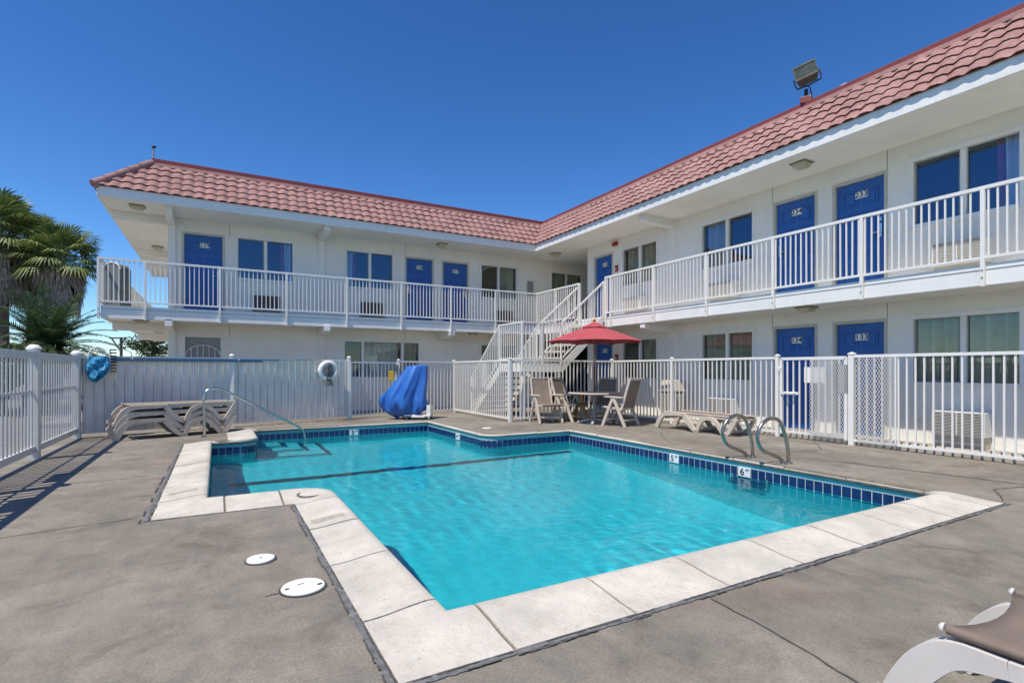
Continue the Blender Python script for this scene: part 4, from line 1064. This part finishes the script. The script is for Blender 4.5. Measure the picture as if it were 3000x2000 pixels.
# covered pool lift
t = thing('pool_lift', 'pool lift hidden under a draped bright blue cover', 'pool lift', (4.30,12.98,0), R(-29.2))
LOOPS = [(1.37,.14,.40,.10),(1.345,-.10,.455,.16),(1.25,-.17,.46,.19),(1.08,-.30,.465,.22),(.90,-.43,.465,.26),(.70,-.58,.47,.29),(.55,-.70,.475,.31),(.46,-.73,.49,.32),(.36,-.72,.54,.32),(.24,-.64,.44,.30),(.13,-.52,.26,.26),(.05,-.38,.10,.16)]
mb = MB(); N = 72; rows = []
for li, (z, xl, xr, ry) in enumerate(LOOPS):
    cx, rx = (xl+xr)/2, (xr-xl)/2; dn = (1.37-z)
    for k in range(N):
        a = 2*math.pi*k/N; ca, sa = math.cos(a), math.sin(a)
        sq = 1/max(abs(ca)**1.6+abs(sa)**1.6, .3)**(1/1.6)*.96
        fold = 1 + min(1,dn*1.6)*(.13*(1-2*abs(math.sin(2.5*a+.65+dn*.8))**.7)+.075*math.sin(9*a-2.2*dn)+.04*math.sin(17*a+dn*5))
        if li == 0: fold = 1
        x = cx+rx*ca*sq*(fold if ca < .5 else 1+(fold-1)*.4); y = ry*sa*sq*fold - (.11*min(1,dn*1.3)*abs(math.sin(8.5*x+1.5*dn+.6))**1.5 if sa < -.1 and 0 < li < 10 else 0)
        zz = z + .03*math.sin(3*a+.5)*(1 if li > 8 else 0) + (.05*max(0,-math.sin(a))*math.sin(4*a)*(1 if li in (5,6,7) else 0))
        rows.append((x, y, zz))
vs = rows; fs = []
for i in range(len(LOOPS)-1):
    for k in range(N): fs.append((i*N+k, i*N+(k+1) % N, (i+1)*N+(k+1) % N, (i+1)*N+k))
fs.append(tuple(range(N))); mb.add(vs, fs)
o = mb.build('cover', M['tarp'], t, smooth=True)
b = MB(); b.box(-.12,-.22,.08,.54,.22,.13); b.box(.44,-.20,.13,.54,.20,.36); b.box(.05,-.24,.055,.40,-.20,.11); b.build('base_frame', M['paint'], t, bevel=.008)
b = MB()
for x, y in ((-.05,-.2),(.50,-.2),(.50,.2),(-.05,.2)): b.tube([(x-.02,y,.05),(x+.02,y,.05)], .05, 14)
b.build('caster', M['grey_box'], t)
b = MB(); b.tube([(-.30,-.05,.20),(-.30,-.05,.0)], .022, 8); b.tube([(-.20,-.05,.20),(-.17,-.05,.0)], .018, 8); b.build('foot', M['black_bristle'], t)
t = thing('tag_board', 'small yellow tag on the gate post beside the blue cover', 'sign', (4.06,13.88,1.10), R(-15))
b = MB(); b.box(-.07,-.012,-.13,.07,0,.13); b.build('board', M['yellow'], t, bevel=.003)
# life ring
p = A+dv*4.72+nv*.10
t = thing('life_ring', 'white life ring with a dark rope bundle hung on the panel fence', 'life ring', (p.x,p.y,1.22), math.atan2(dv.y,dv.x))
b = MB(); b.tube([(.20*math.cos(q),0,.20*math.sin(q)) for q in [2*math.pi*k/36 for k in range(36)]], .062, 12, closed=True); b.build('ring', M['ring_white'], t, smooth=True)
b = MB(); rnd = random.Random(9)
for k in range(9):
    x = rnd.uniform(-.06,.07); pts = [(x*.4,-.07,.15)]
    for j in range(1,7): pts.append((x+rnd.uniform(-.05,.05),-.075+rnd.uniform(-.015,.01),.15-j*.085+rnd.uniform(-.02,.02)))
    b.tube(smooth_path(pts,4), .007, 5)
for k in range(4): b.tube([(.05*math.cos(q)+rnd.uniform(-.01,.01),-.085,-.02+k*.03+.11*math.sin(q)) for q in [2*math.pi*j/14 for j in range(14)]], .007, 5, closed=True)
b.build('rope', M['rope'], t)
b = MB(); b.box(-.30,-.03,-.02,-.16,.02,.02); b.box(-.03,-.02,.16,.03,.06,.20); b.build('bracket', M['paint'], t)
# pool pole with leaf net and brush, laid along the top of the panel fence
def onf(s, o, z): q = A+dv*s+nv*o; return (q.x, q.y, z)
t = thing('skimmer_pole', 'long blue telescopic pole lying along the top of the panel fence', 'pole', onf(.4,.07,1.50))
def local(pts, t): return [Vector(q)-Vector(t.location) for q in pts]
b = MB(); b.tube(local([onf(.42,.07,1.47),onf(3.55,.07,1.475)],t), .019, 10); b.tube(local([onf(.42,.065,1.425),onf(3.2,.07,1.435)],t), .017, 10); b.build('outer_tube', M['pole_blue'], t, smooth=True)
b = MB(); b.tube(local([onf(3.5,.07,1.475),onf(4.7,.07,1.49)],t), .011, 8); b.build('inner_tube', M['steel'], t, smooth=True)
b = MB()
for s in (.8,2.7): b.tube(local([onf(s,.03,1.45),onf(s,.10,1.45),onf(s,.105,1.50)],t), .010, 6)
b.build('hook', M['ring_white'], t)
t = thing('leaf_net', 'bright blue leaf net bag hanging at the fence corner', 'pool net', onf(.27,.09,1.44))
rt = math.atan2(dv.y,dv.x); t.rotation_euler = (0,0,rt)
b = MB(); ov = [(.135*math.cos(q)*(1 if math.sin(q) > 0 else .95),0,.03+.20*math.sin(q)) for q in [2*math.pi*k/30 for k in range(30)]]; b.tube(ov, .012, 8, closed=True); b.tube([(.0,0,.23),(.0,0,.10)], .006, 6); b.build('hoop', M['ring_white'], t, smooth=True)
mb = MB(); N = 28; LV = [(.06,-.135,.135,.03),(.0,-.15,.15,.08),(-.07,-.155,.175,.11),(-.14,-.165,.185,.10),(-.21,-.16,.165,.13),(-.28,-.155,.12,.10),(-.34,-.13,.07,.11),(-.39,-.09,.01,.06),(-.41,-.06,-.02,.02)]
for li, (z,xl,xr,ry) in enumerate(LV):
    for k in range(N):
        q = 2*math.pi*k/N; c0 = (xl+xr)/2; rr = (xr-xl)/2
        f = 1+.38*math.sin(4*q+li*1.7)+.25*math.sin(7*q+li*2.3)
        mb.v.append((c0+rr*math.cos(q)*(1+.06*math.sin(5*q+li)), -.03+ry*math.sin(q)*f*.8-.02, z+.012*math.sin(4*q)))
for i in range(len(LV)-1):
    for k in range(N): mb.f.append((i*N+k,i*N+(k+1)%N,(i+1)*N+(k+1)%N,(i+1)*N+k)); mb.mi.append(0)
mb.f.append(tuple((len(LV)-1)*N+k for k in range(N))); mb.mi.append(0)
mb.build('net_bag', M['net_blue'], t)
t = thing('pool_brush', 'black bristled pool brush fixed upright beside the blue net', 'brush', onf(.46,.07,1.44)); t.rotation_euler = (0,0,rt)
b = MB(); b.box(-.012,-.02,-.25,.012,.02,.20); b.build('brush_back', M['fence_grey'], t, bevel=.003)
b = MB()
for k in range(8): z = -.23+k*.058; b.box(.0,-.022,z,.10,.022,z+.022)
b.build('bristles', M['black_bristle'], t)

# ------------------------------------------------------------------ loungers
def lounger_proto(label, frame_m='resin'):
    """x along the length 0..1.9, y across +-.31; foot end at x=0"""
    t = thing('sun_lounger', label, 'sun lounger'); H = .34
    def strip(cl, w_):                      # centreline with widths -> closed outline in x,z
        up, dn = [], []
        for i, (x,z,k) in enumerate(cl):
            a = Vector(cl[max(0,i-1)][:2]); c = Vector(cl[min(len(cl)-1,i+1)][:2]); d = (c-a).normalized(); n_ = Vector((-d.y,d.x))*k/2
            up.append((x+n_.x,z+n_.y)); dn.append((x-n_.x,z-n_.y))
        return up, dn
    leg = [(-.075,.0,.085),(-.03,.12,.10),(.04,.235,.105),(.12,.30,.09),(.26,.318,.06)]
    rail_ = [(.26,.318,.06),(.45,.322,.058),(.66,.325,.056)]; rail2 = [(.66,.325,.05),(1.84,.325,.05)]
    vee = [(.655,.335,.085),(.74,.22,.09),(.86,.09,.085),(.955,.02,.05)]
    arch = [(.985,.0,.07),(1.0,.05,.07),(1.04,.15,.07),(1.11,.25,.08),(1.22,.30,.07),(1.34,.29,.07),(1.45,.21,.08),(1.54,.10,.07),(1.60,.0,.06)]
    arm = [(1.66,.0,.06),(1.72,.08,.075),(1.80,.20,.075),(1.87,.33,.07)]
    foot1 = [(.93,.02,.04),(1.01,.02,.04)]; foot2 = [(1.57,.02,.04),(1.69,.02,.04)]
    for s in (-1, 1):
        b = MB(); y0 = s*.31; y1 = s*.25
        for cl in (leg, rail_, rail2, vee, arch, arm, foot1, foot2):
            if len(cl) > 3:
                q = smooth_path([(a_,z_,k_) for a_,z_,k_ in cl], 4); cl2 = [(v_.x,v_.y,v_.z) for v_ in q]
            else: cl2 = cl
            up, dn = strip(cl2, 0)
            b.prism(up+dn[::-1], lambda a_,z_,tt: (a_, tt, max(z_,0)), y0 if cl is not rail2 else s*.262, y1 if cl is not rail2 else s*.225)
        b.build('side_frame', M[frame_m], t, bevel=.008)
    for s in (-1,1):
        b = MB(); b.box(-.13,s*.30,.01,-.04,s*.255,.075); b.build('foot_pad', M[frame_m], t, bevel=.012)
    for x, z in ((.10,.24),(.98,.06),(1.62,.06),(1.85,.30)):
        b = MB(); b.box(x-.025,-.25,z-.02,x+.025,.25,z+.02); b.build('cross_bar', M[frame_m], t, bevel=.006)
    mb = MB(); nx, ny = 26, 8
    for i in range(nx+1):
        for j in range(ny+1):
            x = .085+1.82*i/nx; v_ = j/ny*2-1; 
            en = 1-min(1, min(i,nx-i)/4)
            x += (.05*(1-v_*v_)*(1 if i < nx/2 else -1))*en
            mb.v.append((x, v_*(.285 if frame_m != 'resin' else .262), (.352+.018*v_*v_+.006) if frame_m != 'resin' else .352+.01*v_*v_))
    for i in range(nx):
        for j in range(ny): q = i*(ny+1)+j; mb.f.append((q,q+1,q+ny+2,q+ny+1)); mb.mi.append(0)
    mb.build('sling', M['sling'], t, smooth=True, solid=.008)
    b = MB()
    for s in (-1,1): b.tube([(.10,s*.290,.374),(1.90,s*.290,.374)] if frame_m != 'resin' else [(.12,s*.262,.362),(1.88,s*.262,.362)], .017 if frame_m != 'resin' else .013, 10)
    b.build('sling_rail', M['sling'] if frame_m != 'resin' else M['resin'], t, smooth=True)
    for s in (-1,1):
        for x in ((.088, 1.90) if frame_m != 'resin' else (.10,)):
            b = MB(); b.tube([(x-.014,s*.290,.374),(x-.006,s*.290,.374),(x+.004,s*.290,.374)], [.009,.0175,.0185], 12); b.build('end_cap', M[frame_m], t, smooth=True)
    return t
M['sling'] = mat('brown_sling_mesh', (.22,.17,.135), .75, var=.10, scale=7, bump=.25, bscale=260, spec=.3)
lg = 'tan framed pool loungers'
base = lounger_proto('single tan lounger with flat brown sling standing in front of the bar fence')
base.location = (8.62,8.38,0); base.rotation_euler = (0,0,R(-88)); base['group'] = lg
ang = math.atan2(.30,1.0); ox, oy = -1.56, 11.70
names = ['bottom lounger of the stack by the panel fence, feet on the deck','second lounger up in the stack by the panel fence','third lounger up in the stack by the panel fence','topmost lounger of the stack by the panel fence, folded flat']
for k in range(3):
    dup(base, (ox+.004*k, oy+.01*k, .128*k), ang+R((0,.6,-.5)[k]), names[k if k < 2 else 3], lg)
near = lounger_proto('off white framed lounger cut off at the near corner of the deck', 'resin_white')
near.location = (2.444,.934,0); near.rotation_euler = (0,0,R(-90)); near['group'] = lg

# ------------------------------------------------------------------ patio table, umbrella, chairs
tb = thing('patio_table', 'round tan resin table under the red umbrella', 'table', (7.68,9.79,0))
b = MB(); b.lathe([(.03,.685),(.56,.685),(.60,.695),(.615,.712),(.60,.728),(.03,.728)], n=40, cap=False); b.build('tabletop', M['resin'], tb, smooth=True)
b = MB(); b.lathe([(.045,.05),(.045,.685)], n=16); b.build('pedestal', M['grey_box'], tb, smooth=True)
for k in range(4):
    q = R(45+90*k); b = MB(); b.bar((.04*math.cos(q),.04*math.sin(q),.10),(.40*math.cos(q),.40*math.sin(q),.03),.06,.05); b.build('leg', M['resin'], tb, bevel=.01)
um = thing('patio_umbrella', 'open red market umbrella on a dark red pole above the table', 'umbrella', (7.68,9.79,0))
b = MB(); b.tube([(0,0,.04),(0,0,2.33)], .022, 12); b.build('pole', M['wood_red'], um, smooth=True)
b = MB(); b.lathe([(.01,2.36),(.035,2.38),(.045,2.41),(.03,2.44),(.001,2.455)], n=14); b.build('finial', M['orange'], um, smooth=True)
b = MB(); b.lathe([(.20,0),(.20,.03),(.06,.06),(.03,.22),(.022,.22)], n=24, cap=False); b.build('base', M['grey_box'], um, smooth=True)
def canopy(zt, zb, r0, r1, ofs):
    mb = MB(); NR, SEG, NS = 6, 8, 8
    for i in range(NR+1):
        u = i/NR; rr = r0+(r1-r0)*u; z = zt+(zb-zt)*(u**1.12)
        for s in range(SEG):
            for k in range(NS):
                a0 = 2*math.pi*s/SEG+ofs; a1 = 2*math.pi*(s+1)/SEG+ofs; w_ = k/NS
                x = (math.cos(a0)*(1-w_)+math.cos(a1)*w_)*rr; y = (math.sin(a0)*(1-w_)+math.sin(a1)*w_)*rr
                sag = .05*(4*w_*(1-w_))*u
                mb.v.append((x*(1-sag*.5), y*(1-sag*.5), z-sag*.15+ (.03*(4*w_*(1-w_))*u*u if r1 > .5 else 0)))
    T = SEG*NS
    for i in range(NR):
        for k in range(T): mb.f.append((i*T+k, i*T+(k+1)%T, (i+1)*T+(k+1)%T, (i+1)*T+k)); mb.mi.append(0)
    return mb
OF = R(-61+0)
c_ = canopy(2.26, 1.885, .10, 1.16, OF).build('canopy', M['umbrella'], um, solid=.006)
canopy(2.37, 2.235, .01, .30, OF).build('vent_cap', M['umbrella'], um, solid=.005)
for k in range(8):
    q = 2*math.pi*k/8+OF; b = MB(); b.bar((.03*math.cos(q),.03*math.sin(q),2.24),(1.14*math.cos(q),1.14*math.sin(q),1.868),.016,.02); b.bar((.03*math.cos(q),.03*math.sin(q),1.86),(.55*math.cos(q),.55*math.sin(q),2.05),.012,.014); b.build('rib', M['wood_red'], um)
b = MB(); b.tube([(-.03,-.03,2.05),(-.045,-.05,1.55),(-.03,-.06,1.35),(-.04,-.05,1.58)], .006, 5); b.build('cord', M['resin'], um)
def chair_proto(label):
    """faces +x"""
    t = thing('patio_chair', label, 'chair')
    for s in (-1, 1):
        y = s*.29; b = MB()
        b.bar((-.02,y,.625),(-.31,y,.0),.04,.065); b.bar((-.0,y,.625),(.27,y,.0),.04,.068); b.build('leg_pair', M['resin'], t, bevel=.006)
        b = MB(); b.bar((-.26,y,.645),(.24,y,.655),.065,.036); b.build('armrest', M['resin'], t, bevel=.01)
        b = MB(); b.bar((-.19,s*.245,.36),(-.40,s*.235,1.06),.036,.055); b.build('back_post', M['resin'], t, bevel=.008)
        b = MB(); b.bar((-.22,s*.25,.385),(.30,s*.25,.43),.035,.045); b.build('seat_rail', M['resin'], t, bevel=.008)
    for x, z, hw, w_, h_ in ((-.395,1.05,.25,.04,.03),(.30,.425,.25,.05,.04),(-.20,.385,.25,.035,.035),(.20,.14,.28,.03,.035),(-.24,.14,.28,.03,.035)):
        b = MB(); b.bar((x,-hw,z),(x,hw,z),w_,h_); b.build('cross_bar', M['resin'], t, bevel=.006)
    mb = MB(); n_ = 8
    for i in range(n_+1):
        u = i/n_; x = -.20-.19*u; z = .42+.60*u; bw = .018*math.sin(math.pi*u)
        for y in (-.225,.225): mb.v.append((x-bw,y,z-.0))
    for i in range(n_): mb.f.append((2*i,2*i+1,2*i+3,2*i+2)); mb.mi.append(0)
    mb.build('back_sling', M['sling_tan'], t, solid=.008)
    mb = MB()
    for i in range(n_+1):
        u = i/n_; x = -.19+.49*u; z = .405+.04*u-.02*math.sin(math.pi*u)
        for y in (-.235,.235): mb.v.append((x,y,z))
    for i in range(n_): mb.f.append((2*i,2*i+1,2*i+3,2*i+2)); mb.mi.append(0)
    mb.build('seat_sling', M['sling_tan'], t, solid=.02)
    b = MB(); b.tube([(.30,-.24,.428),(.30,.24,.428)], .034, 12); b.build('seat_front_roll', M['sling_tan'], t, smooth=True)
    return t
M['sling_tan'] = mat('taupe_sling', (.27,.215,.17), .8, var=.12, scale=8, bump=.2, bscale=240, spec=.3)
ch = chair_proto('tan patio chair seen from behind on the right of the table'); ch.location = (7.88,9.13,0); ch.rotation_euler = (0,0,R(107)); ch['group'] = 'chairs around the patio table'
for loc, rz, lbl in (((6.82,10.52,0),-98,'tan patio chair standing leftmost, by the corner fence post'),((7.50,10.52,0),-68,'tan patio chair between the leftmost chair and the table'),((8.40,10.35,0),212,'dark backed patio chair behind the table in the umbrella shade')):
    dup(ch, loc, R(rz), lbl, 'chairs around the patio table')
t = thing('caution_stand', 'folded yellow caution stand behind the table under the stairs', 'caution stand', (7.95,10.7,0), R(30))
for s in (-1,1):
    b = MB(); b.add([(-.12,s*.16,0),(.12,s*.16,0),(.09,s*.02,.60),(-.09,s*.02,.60),(-.12,s*.16+.012,0),(.12,s*.16+.012,0),(.09,s*.02+.012,.60),(-.09,s*.02+.012,.60)],[(0,1,2,3),(7,6,5,4),(0,4,5,1),(1,5,6,2),(2,6,7,3),(3,7,4,0)]); b.build('leaf', M['yellow'], t)
# bins
t = thing('trash_can', 'square tan trash can with hooded lid outside the fence near the ground window', 'trash can', (9.72,9.35,.06), R(-6))
b = MB(); b.add([(-.19,-.19,0),(.19,-.19,0),(.19,.19,0),(-.19,.19,0),(-.22,-.22,.62),(.22,-.22,.62),(.22,.22,.62),(-.22,.22,.62)],[(0,3,2,1),(4,5,6,7),(0,1,5,4),(1,2,6,5),(2,3,7,6),(3,0,4,7)]); b.build('bin_body', M['bin'], t, bevel=.02)
b = MB(); b.add([(-.24,-.24,.66),(.24,-.24,.66),(.24,.24,.66),(-.24,.24,.66),(-.17,-.17,.94),(.17,-.17,.94),(.17,.17,.94),(-.17,.17,.94)],[(0,3,2,1),(4,5,6,7),(0,1,5,4),(1,2,6,5),(2,3,7,6),(3,0,4,7)]); b.build('lid', M['resin'], t, bevel=.025)
b = MB(); b.box(-.2,-.2,.62,.2,.2,.66); b.build('opening', M['dark'], t)
t = thing('balcony_bin', 'dark grey round topped bin with pale rim at the left end of the balcony', 'bin', (-2.0,15.05,F2), R(-35))
pr = [(-.20,0),(.20,0),(.20,.88)]+[(.20*math.cos(q),.88+.16*math.sin(q)) for q in [math.pi*k/12 for k in range(1,12)]]+[(-.20,.88)]
b = MB(); b.prism(pr, lambda a_,z_,tt: (a_,tt,z_), -.16, .16); b.build('bin_body', M['bin_grey'], t, bevel=.01)
b = MB(); b.tube([(x*1.02,-.16,z*1.005) for x, z in pr[2:]], .018, 6); b.build('rim', M['trim'], t)

# ------------------------------------------------------------------ vegetation and poles beyond the fence
def ray(u, v, d):
    th = math.atan(864/1544); s_, c_ = math.sin(th), math.cos(th); r = (u-1500)/1544; k = (1083-v)/1544
    return Vector(((s_+c_*r)*d, (c_-s_*r)*d, 1.25+k*d))
def fan_leaf(mb, base, dirv, r, rnd, droop):
    d = Vector(dirv).normalized(); up = Vector((0,0,1)); sd = d.cross(up)
    sd = Vector((1,0,0)) if sd.length < .05 else sd.normalized(); nrm = sd.cross(d).normalized()
    pet = r*.95; tip = base + d*pet - up*droop*.15*pet
    mb.bar(base, tip, .025, .015)
    nb = 30
    for k in range(nb):
        a = math.pi*1.45*(k/(nb-1)-.5); e = (d*math.cos(a)+sd*math.sin(a)).normalized()
        ln_ = r*(.72+.28*math.cos(a*.8))*rnd.uniform(.9,1.05); w_ = .042*r
        pv = e.cross(nrm).normalized()*w_
        fold = nrm*.03*r*(1 if k % 2 else -1)
        m1 = tip+e*ln_*.55+fold*.6-up*droop*.10*ln_; m2 = tip+e*ln_-up*(droop*.45+.15+rnd.random()*.12)*ln_
        mb.quad(tip, m1-pv, m2, m1+pv)
def fan_palm(label, base, zc, r, rnd, nleaf, lean, sk_len):
    t = thing('fan_palm', label, 'palm tree', (base.x,base.y,-.04)); top = Vector((lean[0],lean[1],zc))
    b = MB(); b.tube([(0,0,0),(lean[0]*.3,lean[1]*.3,zc*.4),(top.x,top.y,zc)], [.28,.22,.2], 12); b.build('trunk', M['trunk'], t, smooth=True)
    mb = MB()
    for k in range(nleaf):
        az = k*2.39996+rnd.uniform(-.2,.2); u = (k+.5)/nleaf; el = R(84)-u*R(112)
        d = Vector((math.cos(az)*math.cos(el), math.sin(az)*math.cos(el), math.sin(el)))
        fan_leaf(mb, top+d*.12, d, r*rnd.uniform(.46,.64), rnd, .05+.55*u)
    mb.build('crown', M['palm_leaf'], t)
    mb = MB()
    for k in range(260):
        az = rnd.random()*6.283; h0 = zc-.1-rnd.random()*sk_len*.75; ro = .22+rnd.random()*.12
        p0 = Vector((top.x+ro*math.cos(az), top.y+ro*math.sin(az), h0)); L_ = rnd.uniform(.5,.95); sp_w = .30+.34*(1-(zc-h0)/sk_len)
        p1 = p0+Vector((math.cos(az)*sp_w*.9, math.sin(az)*sp_w*.9, -L_*.45)); p2 = p1+Vector((math.cos(az)*.05+rnd.uniform(-.08,.08), math.sin(az)*.05+rnd.uniform(-.08,.08), -L_*.75))
        tg = Vector((-math.sin(az), math.cos(az), 0))*rnd.uniform(.07,.17)
        for q in range(3):
            o_ = tg*(q-1)*1.1; j_ = Vector((rnd.uniform(-.05,.05),rnd.uniform(-.05,.05),rnd.uniform(-.12,.05)))
            mb.quad(p0-tg*.2+o_*.3, p0+tg*.2+o_*.3, p1+tg*.45+o_, p1-tg*.45+o_); mb.quad(p1-tg*.45+o_, p1+tg*.45+o_, p2+tg*.12+o_*1.3+j_)
    mb.build('dead_frond_skirt', M['skirt'], t)
rnd = random.Random(11)
p = ray(8,1083,23); fan_palm('tallest fan palm, cut by the left picture edge, with a thick skirt of dead fronds', p, 7.15, 2.0, rnd, 38, (0,0), 3.2)
p = ray(92,1083,24.5); fan_palm('fan palm standing between the two others behind the slat fence', p, 7.0, 1.8, rnd, 34, (.1,0), 2.5)
p = ray(163,1083,23); fan_palm('rightmost fan palm, its crown reaching towards the motel roof', p, 6.15, 1.75, rnd, 36, (.15,.1), 2.2)
def date_palm():
    p = ray(140,1083,17); t = thing('date_palm', 'low date palm with arching feather fronds in front of the fan palms', 'palm tree', (p.x,p.y,-.04))
    b = MB(); b.tube([(0,0,0),(0,0,1.9)], [.3,.26], 12); b.build('trunk', M['trunk'], t, smooth=True)
    mb = MB(); rn = random.Random(4)
    for k in range(64):
        az = k*2.39996; u = k/63; el = R(78)-u*R(75); L_ = rn.uniform(1.9,2.4)
        d = Vector((math.cos(az)*math.cos(el), math.sin(az)*math.cos(el), math.sin(el))); hz = Vector((math.cos(az),math.sin(az),0)); sd = Vector((-math.sin(az),math.cos(az),0))
        pts = []; q = Vector((0,0,1.85)); dd = d.copy(); n_ = 18
        for i in range(n_+1):
            pts.append(q.copy()); dd = (dd + Vector((0,0,-1))*(.055+.03*u)).normalized(); q += dd*L_/n_
        mb.tube(pts[::3], [.018-.0025*i for i in range(len(pts[::3]))], 5)
        for i in range(2, n_+1):
            for h_ in (0,.5):
                c = pts[i].lerp(pts[i-1], h_); e = (pts[i]-pts[i-1]).normalized(); ln_ = .50*math.sin(math.pi*min(1,(i-.5)/n_*.85+.12))+.06
                for s in (-1,1):
                    v_ = (sd*s*.8+e*.65+Vector((0,0,.18-.25*rn.random()))).normalized(); w_ = e*.030
                    mb.quad(c-w_, c+w_, c+v_*ln_-Vector((0,0,.05)))
    mb.build('crown', M['date_leaf'], t)
date_palm()
def leafy(name, label, p, h, r, seed, n, cat='tree', leaf=.09, trunk=True):
    t = thing(name, label, cat, (p.x,p.y,-.04)); rn = random.Random(seed)
    b = MB(); b.tube([(0,0,0),(.05,0,h*.45),(.1,.05,h*.7)], [.10,.07,.03], 8)
    for k in range(5):
        q = k*1.3; b.tube([(.05,0,h*.4),(.5*r*math.cos(q),.5*r*math.sin(q),h*.75)], [.05,.02], 6)
    b.build('trunk', M['trunk'], t)
    cl = [(rn.gauss(0,r*.45), rn.gauss(0,r*.45), h*rn.uniform(.55,.98)) for _ in range(34)]; mb = MB()
    for k in range(n):
        c = rn.choice(cl); q = Vector(c)+Vector((rn.gauss(0,.2*r),rn.gauss(0,.2*r),rn.gauss(0,.13*r)))
        a = Vector((rn.gauss(0,1),rn.gauss(0,1),rn.gauss(0,1))).normalized()*leaf; c2 = a.cross(Vector((rn.gauss(0,1),rn.gauss(0,1),rn.gauss(0,1)))).normalized()*leaf*.45
        mb.quad(q-a, q+c2, q+a, q-c2)
    mb.build('crown', M['tree_leaf'], t)
leafy('small_tree', 'small pale green tree beyond the fence under the end balcony', ray(440,1083,30), 3.2, 1.0, 3, 2600)
for u, d, h, r, sd, lbl in ((5,15,1.8,1.2,21,'dense dark shrub at the foot of the tallest fan palm'),(75,18,1.9,1.2,22,'dark shrub between the palm trunks behind the slat fence'),):
    leafy('shrub', lbl, ray(u,1083,d), h, r, sd, 2600, 'shrub', .10)
p = ray(355,1083,34); t = thing('utility_pole', 'wooden pole with a braced cross arm far behind the fence', 'utility pole', (p.x,p.y,0))
zt = 3.35
b = MB(); b.tube([(0,0,0),(0,0,zt)], .085, 8); b.build('pole', M['pole_wood'], t)
rv = Vector((.8726,-.4884,0))
b = MB(); b.bar(rv*-.75+Vector((0,0,zt-.05)), rv*.30+Vector((0,0,zt-.05)), .08, .09); b.bar(rv*-.6+Vector((0,0,zt-.1)), Vector((0,0,zt-.95)), .07, .07); b.bar(rv*.3+Vector((0,0,zt)), Vector((0,0,zt-.5)), .07, .07); b.build('cross_arm', M['pole_wood'], t)

# ------------------------------------------------------------------ light, sky, camera
sd = Vector((-.938,-.346,0)).normalized(); EL = R(62.5)
S = Vector((sd.x*math.cos(EL), sd.y*math.cos(EL), math.sin(EL)))
sun = bpy.data.lights.new('sun', 'SUN'); sun.energy = 3.8; sun.angle = R(.53); sun.color = (1.0,.93,.82); sun.cycles.is_caustics_light = True
so = bpy.data.objects.new('sun', sun); COL.objects.link(so); so.rotation_euler = (-S).to_track_quat('-Z','Y').to_euler()
w = bpy.data.worlds.new('World'); sc.world = w; w.use_nodes = True; nt = w.node_tree; nt.nodes.clear()
sky = nt.nodes.new('ShaderNodeTexSky'); sky.sky_type = 'NISHITA'; sky.sun_disc = False; sky.sun_elevation = EL; sky.sun_rotation = math.atan2(sd.x, sd.y)
sky.altitude = 500; sky.air_density = 1.0; sky.dust_density = .05; sky.ozone_density = 6.0
bg = nt.nodes.new('ShaderNodeBackground'); bg.inputs['Strength'].default_value = .087
o = nt.nodes.new('ShaderNodeOutputWorld'); hs = nt.nodes.new('ShaderNodeHueSaturation'); hs.inputs['Saturation'].default_value = 1.15; hs.inputs['Value'].default_value = .95
nt.links.new(sky.outputs[0], hs.inputs['Color']); gm = nt.nodes.new('ShaderNodeGamma'); gm.inputs['Gamma'].default_value = 1.25
nt.links.new(hs.outputs[0], gm.inputs[0]); nt.links.new(gm.outputs[0], bg.inputs[0]); nt.links.new(bg.outputs[0], o.inputs[0])
cam = bpy.data.cameras.new('camera'); cam.sensor_width = 36; cam.lens = 36*1544/3000; cam.shift_y = 83/3000; cam.clip_end = 2000; cam.clip_start = .02
co = bpy.data.objects.new('camera', cam); COL.objects.link(co); co.location = (0,0,1.25); co.rotation_euler = (R(90),0,-math.atan(864/1544)); sc.camera = co
vs_ = sc.view_settings; sc.display_settings.display_device = 'sRGB'; vs_.view_transform = 'Standard'; vs_.look = 'None'; vs_.gamma = 1; vs_.exposure = .42
cy = sc.cycles; cy.max_bounces = 8; cy.diffuse_bounces = 4; cy.transparent_max_bounces = 16; cy.use_denoising = True; cy.caustics_reflective = False; cy.caustics_refractive = True
try: cy.denoiser = 'OPENIMAGEDENOISE'
except Exception: pass
